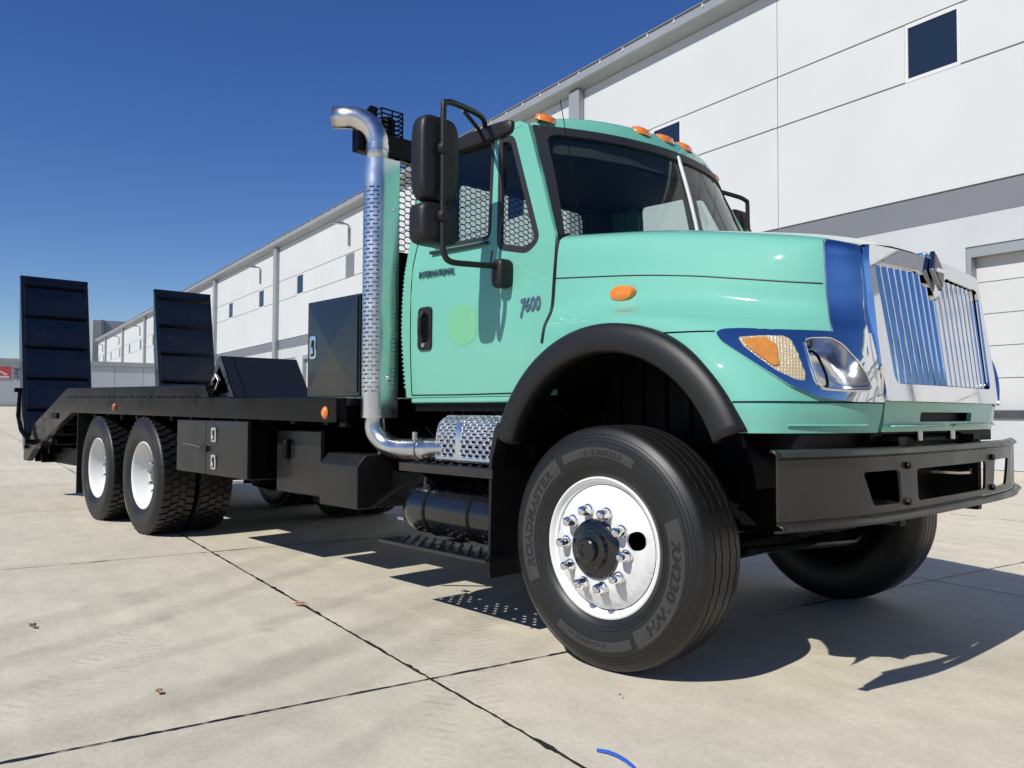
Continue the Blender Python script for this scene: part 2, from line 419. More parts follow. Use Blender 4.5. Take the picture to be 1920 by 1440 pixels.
while pa > AE:
    wbox('downspout', pa-.28, pa+.28, WN-.26, WN-.002, 0.0, 12.2, TRIM, bevel=.03); pa -= 16.5
# eave gutter: a folded profile run along the wall, held by straps
gut = obj('gutter', G().prism([(WN-.02, 12.17), (WN-.42, 12.30), (WN-.45, 12.34), (WN-.45, 12.62), (WN-.02, 12.62)], AE-.3, AS+.3, lambda n_, z, a: (a, n_, z)), TRIM, wh, smooth=0, bevel=.012)
k = 6.0
while k > -75:
    obj('gutter_strap', G().box(k-.03, k+.03, WN-.475, WN-.43, 12.50, 12.655), TRIM_L, gut, smooth=0); k -= 1.12
obj('gutter_lip', G().box(AE-.3, AS+.3, WN-.49, WN-.40, 12.62, 12.66), TRIM_D, gut, smooth=0)
# lower storey: piers, lintels, sills and sectional dock doors
BAY = 4.1; c = -4.73+BAY*6
while c > -66:
    d0, d1 = c-1.38, c+1.38
    wbox('pier', c+1.38, c+BAY-1.38, WN+.004, WN+.3, 0, 5.262, WALLB)
    wbox('lintel', d0, d1, WN+.004, WN+.3, 4.62, 5.262, WALLB)
    wbox('dock_sill', d0, d1, WN+.004, WN+.3, 0, 1.04, WALLB)
    wbox('dock_bumper', d0+.02, d1-.02, WN-.05, WN+.1, 1.045, 1.20, PAD, bevel=.01)
    dr = wbox('dock_door', d0+.10, d1-.10, WN+.275, WN+.32, 1.20, 4.55, TRIM_D)
    for k in range(5):
        z0 = 1.2+k*.67; sec = G().box(d0+.10, d1-.10, WN+.245, WN+.272, z0+.008, z0+.662)
        obj('door_section', sec, DOORW, dr, smooth=0)
    obj('door_jamb', G().box(d0+.001, d0+.10, WN+.03, WN+.30, 1.2, 4.619), TRIM, dr, smooth=0)
    obj('door_jamb', G().box(d1-.10, d1-.001, WN+.03, WN+.30, 1.2, 4.619), TRIM, dr, smooth=0)
    obj('door_head', G().box(d0+.1, d1-.1, WN+.03, WN+.30, 4.40, 4.619), TRIM, dr, smooth=0)
    c -= BAY
wbox('base_wall', AE, c+BAY-1.38, WN+.004, WN+.3, 0, 5.262, WALLB)
# lamps bracketed off the upper wall
def lamp(a):
    r = empty('wall_lamp', wp(a, WN, 10.3), TH)
    obj('bracket', G().box(-.09, .09, -.10, -.004, 0, .95), TRIM_D, r, smooth=0, bevel=.01)
    obj('arm', G().tube([(0, -.05, .9), (0, -.10, 1.10), (0, -.22, 1.16), (0, -.45, 1.17)], .045, 8), TRIM_D, r)
    hd = G().hexa([(-.15, -.42, 1.12), (-.15, -1.05, 1.14), (.15, -1.05, 1.14), (.15, -.42, 1.12), (-.15, -.42, 1.24), (-.13, -1.05, 1.19), (.13, -1.05, 1.19), (.15, -.42, 1.24)])
    hd_o = obj('lamp_head', hd, TRIM_D, r, smooth=0, bevel=.01)
    obj('lens', G().box(-.11, .11, -.98, -.55, 1.105, 1.125), FRAME, hd_o, smooth=0)
    return r
for a, lb in ((-39.6, 'grey floodlight bracketed above the louvre on the white warehouse wall'), (-56.1, 'grey floodlight between two downspouts above narrow warehouse windows'),
              (-105.5, 'distant grey floodlight on the warehouse wall above the grey low building'), (-122, 'distant grey floodlight on the warehouse wall above the grey low building'),
              (-138.5, 'distant grey floodlight on the warehouse wall above the grey low building')):
    tag(lamp(a), lb, 'floodlight', 'floodlights along the warehouse wall')
# block at the far end of the warehouse, and the low clad building across the yard
tw = tag(empty('grey_block', wp(-150, 17, 1.5), TH), 'grey wall block with dark edge at far end of the white warehouse', 'building')
obj('wall', G().box(-3, 2.4, -3.5, 2.4, 0, 14.6), TRIM, tw, smooth=0)
obj('edge_trim', G().box(2.4, 2.7, -2.35, -1.9, 7.0, 14.65), BAND, tw, smooth=0)
obj('parapet', G().box(-3.0, 2.2, 2.42, 12.0, 0, 13.4), GREYB, tw, smooth=0)
obj('coping', G().box(-3.1, 2.4, 2.43, 12.2, 13.4, 13.6), BAND, tw, smooth=0)
lb = tag(empty('low_building', wp(-80, 0, 1.45), TH), 'low grey metal clad building with red sign across the yard', 'building')
obj('core', G().box(-14, -.06, -60, 12.7, -1.4, 4.0), TRIM_D, lb, smooth=0)
k = -60.0
while k < 12.6:
    obj('cladding_panel', G().box(-.06, 0, k+.012, k+2.413-.012, -1.45, 3.74), GREYB, lb, smooth=0, bevel=.01); k += 2.42
obj('top_trim', G().box(-.1, .12, -60.1, 12.8, 3.745, 4.16), TRIM, lb, smooth=0)
obj('kerb', G().box(-.05, .35, -60, 12.8, -.1, .12), TRIM_D, lb, smooth=0)
sg_ = obj('sign', G().box(.012, .05, -2.35, -.36, 2.42, 3.42), SIGNR, lb, smooth=0)
obj('sign_stripe', G().prism([(-1.95, 3.42), (-1.78, 3.42), (-.62, 2.80), (-.70, 2.66)], .052, .06, lambda n_, z, x: (x, n_, z)), SIGNW, sg_, smooth=0)
obj('sign_footer', G().box(.052, .058, -2.33, -.50, 2.46, 2.64), SIGNW, sg_, smooth=0)
for s_, z in (('NA', 3.10), ('SE', 2.76), ('CO', 2.42)):
    tg, _ = text_geo(s_, .40, .01, lambda x, y, q, z=z: (.03+q, -.16+x*.9, z+y*.95), bold=.012)
    obj('lettering', tg, NAVY, sg_, smooth=0)
# trees across the street: out of frame, they show in the chrome
def tree_meshes():
    tg = G(); tg.tube([(0, 0, 0), (.05, 0, 1.5), (.1, .1, 3.2), (.0, .2, 5.5)], [.26, .2, .16, .06], 8)
    for k in range(7):
        an = k*2.4; z = 2.4+k*.4; tg.tube([(.06, .05, z), (math.cos(an)*1.1, math.sin(an)*1.1, z+.9), (math.cos(an)*1.9, math.sin(an)*1.9, z+1.3)], [.08, .05, .02], 6)
    cg = G(); rnd = random.Random(3)
    cl = [(rnd.gauss(0, 1.25), rnd.gauss(0, 1.25), 4.6+rnd.gauss(0, 1.15), rnd.uniform(.5, 1.0)) for _ in range(34)]
    for x, y, z, r in cl:
        for _ in range(70):
            d = Vector((rnd.gauss(0, 1), rnd.gauss(0, 1), rnd.gauss(0, 1))).normalized()*r*rnd.uniform(.55, 1.05)
            c_ = Vector((x, y, z))+d; u_ = Vector((rnd.gauss(0, 1), rnd.gauss(0, 1), rnd.gauss(0, 1))).normalized()*.16
            w_ = u_.orthogonal().normalized()*.10
            cg.add([c_-u_, c_+w_, c_+u_, c_-w_], [(0, 1, 2, 3)])
    return mesh_of('trunk', tg, BARK), mesh_of('crown', cg, LEAF, smooth=0, fix=False)
trunk_me, crown_me = tree_meshes()
for i in range(26):
    an = R(-100 + i*5.6 + random.uniform(-1.5, 1.5)); d = random.uniform(52, 62)
    if d*math.sin(an-TH) > 9: continue
    t = empty('street_tree', (math.cos(an)*d, math.sin(an)*d, 0), random.uniform(0, 6)); s_ = random.uniform(1.2, 1.75); t.scale = (s_, s_, s_)
    obj('trunk', trunk_me, BARK, t); obj('crown', crown_me, LEAF, t)
    tag(t, 'leafy green street tree mirrored in the chrome of the truck grille', 'tree', 'trees across the street')
# litter on the concrete
def litter(name, pts, m, label, cat, z=.004):
    n = len(pts); g = G(); cx = sum(p[0] for p in pts)/n; cy = sum(p[1] for p in pts)/n
    g.v = [(x-cx, y-cy, q) for x, y, q in pts]+[(0, 0, .02)]; g.f = [(i, (i+1) % n, n) for i in range(n)]
    o = obj(name, g, m, None, smooth=0, fix=False, loc=(cx, cy, z)); return tag(o, label, cat)
def leaf_at(x, y, s_, m, label, ang):
    pts = []
    for k, r_ in enumerate((1, .45, .7, .4, .9, .5, .6, .35)):
        a = ang+k*math.pi/4; pts.append((x+math.cos(a)*s_*r_, y+math.sin(a)*s_*r_*.7, random.uniform(0, .018)))
    litter('fallen_leaf', pts, m, label, 'leaf')
leaf_at(-2.41, -2.81, .045, DEBRIS, 'curled dark brown leaf alone on the open concrete', .4)
leaf_at(-1.95, -1.55, .06, mat('red leaf', (.30, .12, .07), .8), 'reddish dry leaf lying across the tarred slab joint', 1.2)
leaf_at(-.97, -2.69, .035, mat('brown crumb', (.28, .16, .10), .8), 'small faded brown leaf scrap near the long tarred joint', 2.)
leaf_at(.28, -1.38, .012, DEBRIS, 'tiny brown pebble on concrete in front of the front tyre', 2.)
bl = G(); pts = [(.553, -1.824), (.59, -1.815), (.63, -1.815), (.67, -1.82), (.71, -1.832), (.75, -1.86)]
bl.tube([(x, y, .006+.004*math.sin(i)) for i, (x, y) in enumerate(pts)], .006, 8)
tag(obj('plastic_strap', bl, BLUE), 'short curved piece of bright blue plastic strap on concrete', 'strap')

# ================================================================== truck
truck = tag(empty('flatbed_truck'), 'seafoam green ramp flatbed truck with black deck, chrome grille and white wheels', 'truck')
T = truck
# ---------------------------------------------------------------- nose loft
# control net of the right half: rows = levels, columns rear -> front centre, points (x, half width, z)
NET = [
 [(-.45,1.13,1.04),(0,1.20,1.04),(.33,1.205,1.04),(.60,1.195,1.04),(.79,1.10,1.04),(.905,.88,1.04),(.965,.63,1.04),(.977,.3,1.04),(.982,0,1.04)],
 [(-.45,1.13,1.157),(0,1.20,1.157),(.33,1.205,1.157),(.59,1.195,1.157),(.79,1.10,1.157),(.915,.88,1.157),(.988,.63,1.157),(.998,.3,1.157),(1.002,0,1.157)],
 [(-.45,1.12,1.30),(0,1.195,1.30),(.33,1.19,1.30),(.57,1.17,1.30),(.77,1.05,1.30),(.895,.86,1.30),(.983,.645,1.29),(.99,.3,1.3),(.995,0,1.3)],
 [(-.45,1.09,1.45),(0,1.17,1.45),(.32,1.15,1.445),(.53,1.10,1.44),(.73,.98,1.43),(.87,.81,1.43),(.958,.64,1.43),(.965,.3,1.43),(.97,0,1.43)],
 [(-.45,1.07,1.535),(0,1.143,1.535),(.30,1.108,1.52),(.51,1.03,1.505),(.71,.922,1.49),(.845,.78,1.49),(.945,.632,1.49),(.955,.3,1.49),(.96,0,1.49)],
 [(-.45,1.022,1.625),(0,1.025,1.602),(.29,.975,1.582),(.495,.912,1.562),(.69,.842,1.54),(.828,.757,1.55),(.935,.626,1.55),(.95,.3,1.55),(.955,0,1.55)],
 [(-.45,1.005,1.775),(0,.965,1.74),(.28,.92,1.71),(.485,.875,1.68),(.685,.815,1.65),(.815,.745,1.635),(.928,.622,1.63),(.94,.3,1.63),(.945,0,1.63)],
 [(-.45,.99,1.92),(0,.93,1.88),(.27,.875,1.84),(.475,.83,1.81),(.675,.785,1.775),(.80,.725,1.755),(.912,.622,1.735),(.925,.3,1.735),(.93,0,1.735)],
 [(-.45,.955,1.985),(0,.885,1.945),(.26,.825,1.912),(.47,.78,1.88),(.665,.738,1.846),(.785,.692,1.823),(.893,.606,1.795),(.91,.3,1.80),(.915,0,1.80)],
 [(-.45,.82,2.015),(0,.74,1.98),(.26,.68,1.948),(.46,.63,1.918),(.65,.58,1.887),(.76,.54,1.860),(.868,.47,1.825),(.89,.25,1.83),(.895,0,1.83)],
 [(-.45,.42,2.04),(0,.38,2.008),(.26,.35,1.978),(.46,.32,1.948),(.65,.29,1.918),(.76,.27,1.89),(.86,.24,1.85),(.875,.12,1.85),(.88,0,1.85)],
 [(-.45,0,2.045),(0,0,2.015),(.26,0,1.985),(.46,0,1.957),(.65,0,1.927),(.76,0,1.90),(.855,0,1.86),(.865,0,1.86),(.87,0,1.86)]]
def cr(p0, p1, p2, p3, t):
    return tuple(.5*((2*b)+(-a+c)*t+(2*a-5*b+4*c-d)*t*t+(-a+3*b-3*c+d)*t**3) for a, b, c, d in zip(p0, p1, p2, p3))
def cr_at(P, u):
    i = max(0, min(len(P)-2, int(u))); t = u-i
    p0 = P[i-1] if i > 0 else tuple(2*a-b for a, b in zip(P[0], P[1]))
    p3 = P[i+2] if i+2 < len(P) else tuple(2*a-b for a, b in zip(P[-1], P[-2]))
    return cr(p0, P[i], P[i+1], p3, t)
def nose(u, v):      # u: 0..8 along, v: 0..11 up; right flank (negative y)
    i = max(0, min(len(NET)-2, int(v)))
    rows = [cr_at(NET[k], u) for k in range(max(0, i-1), min(len(NET), i+3))]
    x, w, z = cr_at(rows, v-max(0, i-1)); return (x, -max(w, 0), z)
BEZ = [(3.025, 2.88), (3.138, 3.015), (3.487, 3.06), (4.338, 3.03), (5.0, 2.995), (5.35, 2.82), (5.562, 2.43), (5.775, 1.83), (5.96, 1.02), (5.25, 1.02), (4.688, 1.12), (4.225, 1.41), (3.763, 1.875), (3.375, 2.325), (3.125, 2.61)]
LNS = [(3.388, 2.73), (3.775, 2.79), (4.112, 2.79), (4.225, 2.67), (4.338, 2.265), (4.475, 1.665), (4.463, 1.545), (4.312, 1.56), (3.963, 1.815), (3.713, 2.13), (3.475, 2.46)]
BWL = [(4.438, 2.625), (4.525, 2.73), (4.912, 2.76), (5.188, 2.55), (5.438, 2.19), (5.625, 1.815), (5.688, 1.485), (5.638, 1.35), (5.263, 1.32), (4.75, 1.35), (4.638, 1.515), (4.525, 2.07)]
ARC, ARZ = .037, .775
def in_arch(p): return p[2] < 1.47 and (p[0]-ARC)**2+(p[2]-ARZ)**2 < .665**2
def uvn(u, v, off, s):
    a = Vector(nose(u, v)); n = (Vector(nose(u+.03, v))-Vector(nose(u-.03, v))).cross(Vector(nose(u, v+.03))-Vector(nose(u, v-.03))).normalized()
    if n.dot(Vector((.6, -.8, 0))) < 0: n = -n
    q = a+n*off; return (q.x, q.y*s, q.z)
def loft(u0, u1, v0, v1, nu, nv, keep=None, sides=(1, -1), off=0.):
    g = G()
    for sgn in sides:
        def fn(a, b, sgn=sgn):
            uu, vv = u0+(u1-u0)*a, v0+(v1-v0)*b; p = uvn(uu, vv, off, 1) if off else nose(uu, vv); return (p[0], p[1]*sgn, p[2])
        kp = None
        if keep:
            def kp(i, j): return keep(nose(u0+(u1-u0)*(i+.5)/nu, v0+(v1-v0)*(j+.5)/nv), [(u0+(u1-u0)*(i+a)/nu, v0+(v1-v0)*(j+b)/nv) for a in (0, 1) for b in (0, 1)])
        g.grid(fn, nu, nv, kp)
    return g
hood = obj('hood', loft(0, 5, 3, 11, 35, 56), GREEN, T, smooth=60)
for sd in (1, -1):
    obj('fender', loft(0, 5.7, 1, 3, 66, 22, lambda p, q: not in_arch(p) and not any(inpoly(t, BWL) for t in q), (sd,)), GREEN, T, smooth=60)
    obj('apron', loft(3.2, 6, 0, 1, 26, 8, lambda p, q: not in_arch(p), (sd,)), GREEN, T, smooth=60)
    obj('chrome_corner', loft(4.95, 6, 1.02, 3.0, 30, 40, lambda p, q: not any(inpoly(t, BWL) for t in q) and all(t[0] > 5.7-(t[1]-1)*.36 for t in q), (sd,), .006), CHROME, T, smooth=70)
cheek = obj('chrome_nose', loft(5, 6, 3, 11, 14, 64), CHROME, T, smooth=70)
# centre apron panel with its slot
def front_x(y, z): return .989-.131*(z-1.236)+.012*(1-(y/.6)**2)
def apx(y, z): return .985+(z-1.04)*.13-(.02*(y/.62)**2)
cp = obj('centre_apron', panel([(-.612, 1.042), (.612, 1.042), (.622, 1.163), (-.622, 1.163)], [rounded([(-.30, 1.082), (.30, 1.082), (.30, 1.122), (-.30, 1.122)], .015)],
         lambda y, z: (apx(y, z)+.012, y, z), .06, .02), GREEN, T, smooth=30)
obj('slot', G().box(.90, .955, -.34, .34, 1.07, 1.13), DARK, cp)
for s in (-1, 1):   # stepped recess bars either side
    ga = G(); y0, y1 = s*.60, s*.20
    obj('apron_rib', G().box(.995, 1.014, min(s*.06, s*.585), max(s*.06, s*.585), 1.060, 1.070), GREEN, cp, bevel=.004)
# recessed scoop in each lower fender apron
def uvpath(pts, off=.004, sgn=1):
    out = []
    for u, v in pts:
        a = Vector(nose(u, v)); n = (Vector(nose(u+.02, v))-a).cross(Vector(nose(u, v+.02))-a).normalized()
        if n.y > 0 and n.x < .9: n = -n
        if n.x < -.2: n = -n
        q = a+n*off; out.append((q.x, q.y*sgn, q.z))
    return out
for s in (1, -1):
    obj('apron_crease', G().tube(uvpath([(4.2+.1*k, .25) for k in range(16)], .002, s), .006, 6), GREEN, T)
    obj('seam', G().tube(uvpath([(3.3+.1*k, 1.0) for k in range(28)], .001, s), .0035, 6), DARK, T)
    obj('seam', G().tube(uvpath([(1.9+.1*k, 2.98) for k in range(12)], .001, s), .0035, 6), DARK, T)
    obj('crease', G().tube(uvpath([(.02+.1*k, 6.0) for k in range(50)], -.001, s), .004, 6), SEAL, T)
    obj('cowl_seal', G().tube(uvpath([(0, 3.0+.1*k) for k in range(56)], .0, s), .010, 6), DARK, T)
    obj('trim_edge', G().tube(uvpath([(5.0, 3.0+.1*k) for k in range(52)], .001, s), .004, 6), STEEL, T)
# under-hood dark bulkheads
obj('engine_bay', G().box(-.5, .80, -.62, .62, .62, 1.60), DARK, T, bevel=.05)
obj('radiator', G().box(.80, .90, -.55, .55, .95, 1.74), DARK, T)
for s in (-1, 1):
    wl = G(); wl.grid(lambda a, b: (ARC+.70*math.cos(R(5+a*170)), s*(.62+.52*b), ARZ+.64*math.sin(R(5+a*170))), 24, 2)
    obj('wheel_liner', wl, DARK, T)
    ib = G().box(-.62, .70, min(s*.60, s*.63), max(s*.60, s*.63), .62, 1.42)
    for k in range(9): ib.box(-.50+k*.14, -.47+k*.14, min(s*.63, s*.65), max(s*.63, s*.65), .7, 1.38)
    obj('inner_fender', ib, DARK, T)
    obj('front_valance', G().box(.60, .86, min(s*.56, s*1.02), max(s*.56, s*1.02), .98, 1.035), DARK, T)
# flares and splash guards
def flare(s):
    prof = [(.600, 1.15), (.598, 1.205), (.606, 1.222), (.63, 1.232), (.665, 1.232), (.70, 1.222), (.725, 1.202), (.728, 1.13)]
    g = G(); n = 48
    def fn(a, b):
        an = R(22+a*140); i = min(len(prof)-2, int(b*(len(prof)-1))); t = b*(len(prof)-1)-i
        r = prof[i][0]*(1-t)+prof[i+1][0]*t; y = prof[i][1]*(1-t)+prof[i+1][1]*t
        k = 1+.02*math.sin(R(a*180)); zt = r*math.sin(an)
        return (ARC+r*math.cos(an), s*y, ARZ+zt)
    g.grid(fn, n, 14)
    return g
for s in (-1, 1):
    fl = obj('wheel_flare', flare(s), PLASTIC, T, smooth=50); m_ = fl.modifiers.new('t', 'SOLIDIFY'); m_.thickness = .008
    fp = G().prism([(-.635, 1.06), (-.66, 1.02), (-.690, .90), (-.700, .30), (-.685, .30), (-.672, .88), (-.61, 1.06)], min(s*.72, s*1.215), max(s*.72, s*1.215), lambda x, z, y: (x, y, z))
    obj('splash_guard', fp, PLASTIC, T, smooth=30)
# side marker on the fender
for s in (-1, 1):
    c = Vector(nose(.94, 5.35)); g = G()
    g.lathe([(0, -.028), (.03, -.026), (.055, -.016), (.062, .0), (.062, .012)], 20, fn=lambda p: (c.x+p[0]*1.15, s*(-c.y)+ (p[1]*s*-1 if s > 0 else p[1]), c.z+p[2]*.62+.01))
    obj('side_marker', g, AMBER, T)

# ---------------------------------------------------------------- grille
def op(k):  # opening outline
    return rounded([(-.552, 1.236), (.552, 1.236), (.592, 1.728), (.14, 1.742), (.0, 1.615), (-.14, 1.742), (-.592, 1.728)], [.04, .04, .05, .03, .02, .03, .05], 4)
frame_out = rounded([(-.640, 1.166), (.640, 1.166), (.652, 1.30), (.648, 1.43), (.634, 1.60), (.628, 1.735), (.610, 1.798), (.30, 1.812), (0, 1.816), (-.30, 1.812), (-.610, 1.798), (-.628, 1.735), (-.634, 1.60), (-.648, 1.43), (-.652, 1.30)], .015, 3)
gf = obj('grille_frame', panel(frame_out, [op(0)], lambda y, z: (front_x(y, z)+.016, y, z), .05, .10), CHROME, T, smooth=50, bevel=.006)
obj('grille_back', panel(op(0), [], lambda y, z: (front_x(y, z)-.075, y, z), .2), DARK, gf)
nb = 9
for s in (-1, 1):
    for k in range(nb):
        yc = .004+(k+.5)*(.564/nb)
        zt = 1.742-.014*abs(yc)/.6 - (.0 if yc > .13 else (.13-yc)*.95)-.006
        zb = 1.240
        yb = yc*.945; yt = yc*1.0
        wv = .0272; g = G()
        vs = []
        for z, y0 in ((zb, yb), (zt, yt)):
            fx = front_x(y0, z)
            for q, dx in (((-1., -.046), (-.88, -.0385), (-.3, -.0245), (.3, -.0125), (.76, -.0048), (.83, -.0008), (.96, .0006), (1., -.012), (-1., -.052)) if s < 0 else ((-1., -.010), (-.88, -.0055), (-.3, -.0035), (.3, -.0025), (.76, -.0025), (.86, -.003), (.97, -.006), (1., -.016), (-1., -.020))):
                vs.append((fx+dx+.004, s*(y0-q*wv), z))
        n6 = len(vs)//2
        g.add(vs, [(i, (i+1) % n6, n6+(i+1) % n6, n6+i) for i in range(n6)] + [tuple(range(n6)), tuple(range(n6, 2*n6))])
        obj('grille_bar', g, CHROME, gf, smooth=18)
# diamond badge on the grille top
bd = obj('badge', G().prism([(0, 1.662), (.062, 1.757), (0, 1.852), (-.062, 1.757)], .952, .975, lambda y, z, x: (x-(z-1.757)*.18, y, z)), mat('badge steel', (.30, .31, .33), .15, metal=1), gf, smooth=0, bevel=.006)
obj('badge_face', G().prism([(0, 1.682), (.049, 1.757), (0, 1.832), (-.049, 1.757)], .975, .979, lambda y, z, x: (x-(z-1.757)*.18, y, z)), mat('badge enamel', (.14, .075, .05), .3, coat=1), bd, smooth=0)
obj('badge_bar', G().box(.972, .984, -.05, .05, 1.748, 1.766), CHROME, bd, bevel=.003)
obj('badge_stem', G().box(.84, .93, -.022, .022, 1.80, 1.845), CHROME, bd, bevel=.006)

# ---------------------------------------------------------------- headlamps (patches fitted to the fender surface)
for s in (1, -1):
    bz = obj('headlamp_bezel', panel(rounded(BEZ, .12, 3), [rounded(LNS, .06, 3), rounded(BWL, .1, 3)], lambda u, v: uvn(u, v, .012, s), .12, .014), CHROME, T, smooth=50)
    # ribbed turn signal lens with an amber reflector half
    mid = 3.86
    obj('signal_lens', panel(rounded(LNS, .06, 3), [], lambda u, v: uvn(u, v, .010+.0016*(math.cos(u*120)+.7*math.cos(v*70)), s), .013), LENS, bz, smooth=60)
    obj('signal_reflector', panel([(3.46, 2.66), (3.80, 2.72), (3.98, 2.5), (4.02, 1.95), (3.93, 1.92), (3.72, 2.18), (3.52, 2.46)], [], lambda u, v: uvn(u, v, .0160, s), .05), AMBER_S, bz, smooth=60)
    rim_ = rounded(BWL, .1, 3); cu = sum(p[0] for p in rim_)/len(rim_); cv = sum(p[1] for p in rim_)/len(rim_)
    bo = G(); n = len(rim_); steps = [(1., .013), (.985, -.02), (.95, -.06), (.86, -.095), (.6, -.112), (.0, -.118)]
    def bpt(i, j):
        f_, o_ = steps[j]; u, v = rim_[i % n]; return uvn(cu+(u-cu)*f_, cv+(v-cv)*f_, o_, s)
    for i in range(n):
        for j in range(len(steps)): bo.v.append(bpt(i, j))
    k = len(steps)
    for i in range(n):
        for j in range(k-1): bo.f.append((i*k+j, i*k+j+1, ((i+1) % n)*k+j+1, ((i+1) % n)*k+j))
    obj('lamp_bowl', bo, BOWL, bz, smooth=60)
    obj('bowl_rim', G().tube([uvn(cu+(u-cu)*1.0, cv+(v-cv)*1.0, .014, s) for u, v in rim_]+[uvn(*rim_[0], .014, s)], .0055, 8), CHROME, bz)
    obj('bowl_gasket', G().tube([uvn(cu-.22+(u-cu)*.42, cv+.03+(v-cv)*.78, -.065, s) for u, v in rim_]+[uvn(cu-.22+(rim_[0][0]-cu)*.42, cv+.03+(rim_[0][1]-cv)*.78, -.065, s)], .006, 6), DARK, bz)

# ---------------------------------------------------------------- bumper
BPL = [(1.028, 0), (1.026, .3), (1.019, .55), (1.003, .78), (.985, .90), (.955, 1.03), (.925, 1.15), (.897, 1.268)]
def bx(y):
    y = abs(y)
    for (x0, y0), (x1, y1) in zip(BPL, BPL[1:]):
        if y <= y1: return x0+(x1-x0)*(y-y0)/(y1-y0)
    return BPL[-1][0]
hl = lambda pts: rounded(pts, .022, 4)
holes = [hl([(-.388, .762), (.404, .762), (.415, .892), (-.40, .892)])]
for s in (-1, 1):
    q = [(s*.530, .762), (s*.76, .765), (s*.83, .895), (s*.556, .895)]
    holes.append(hl(q if s > 0 else q[::-1]))
bump = obj('front_bumper', panel([(-1.268, .735), (1.268, .735), (1.268, .950), (-1.268, .950)], holes, lambda y, z: (bx(y), y, z), .07, .012), BUMP, T, smooth=30)
def brow(pts, name):
    g = G(); ys = [-1.30+2.6*i/60 for i in range(61)]
    ys[0], ys[-1] = -1.285, 1.285
    g.grid(lambda a, b: (bx(max(-1.268, min(1.268, ys[int(round(a*60))])))+pts[int(round(b*(len(pts)-1)))][0], ys[int(round(a*60))], pts[int(round(b*(len(pts)-1)))][1]), 60, len(pts)-1)
    o = obj(name, g, BUMP, bump, smooth=30); m_ = o.modifiers.new('t', 'SOLIDIFY'); m_.thickness = .008
brow([(.001, .951), (.012, .960), (-.002, .978), (-.012, .983), (-.022, .986)], 'top_flange')
brow([(.001, .734), (.022, .722), (.030, .712), (.028, .702), (.01, .699), (-.01, .697)], 'bottom_flange')
for s in (-1, 1):
    for z in (.757+.008, .909): 
        y = s*.495
        obj('bolt', G().lathe([(0, -.016), (.014, -.015), (.016, -.006), (.016, .004)], 6, fn=lambda p: (bx(y)-p[1], y+p[0], z+p[2])), DARK, bump, smooth=0)
    obj('bumper_bracket', G().box(.55, .985, min(s*.42, s*.47), max(s*.42, s*.47), .66, 1.0), DARK, bump)
    obj('tow_hook', G().tube([(.60, s*.36, .84), (.93, s*.36, .84), (.975, s*.36, .845)], .016, 8), STEEL, bump)
obj('cross_tube', G().tube([(.90, -.42, 1.0), (.90, .42, 1.0)], .03, 10), DARK, T)
for y in (-.16, .22): obj('hood_pin', G().tube([(.94, y, 1.00), (.94, y, 1.045)], .016, 10), STEEL, T)

# ---------------------------------------------------------------- cab
def ys_(z): return 1.01-.012*((z-1.62)/.4)**2 if z < 1.95 else 1.0018-.11*(z-1.95)/.7
def side(s): return lambda x, z: (x, s*(ys_(z)+.006*math.exp(-((z-1.755+.03*(x+1.1))/.028)**2)*(1 if x < -.5 else 0)), z)
cab_out = [(-1.70, 1.20), (-.455, 1.20), (-.452, 1.99), (-.52, 2.14), (-.60, 2.327), (-.70, 2.53), (-.765, 2.655), (-.83, 2.69), (-1.10, 2.715), (-1.60, 2.71), (-1.70, 2.67), (-1.715, 2.2), (-1.74, 1.6)]
win = rounded([(-1.47, 2.068), (-.955, 2.052), (-1.03, 2.64), (-1.10, 2.652), (-1.44, 2.655)], [.05, .05, .04, .03, .07], 4)
qtr = rounded([(-.885, 1.985), (-.645, 1.930), (-.565, 1.99), (-.868, 2.62), (-.985, 2.628)], [.05, .06, .06, .05, .04], 4)
cab = None
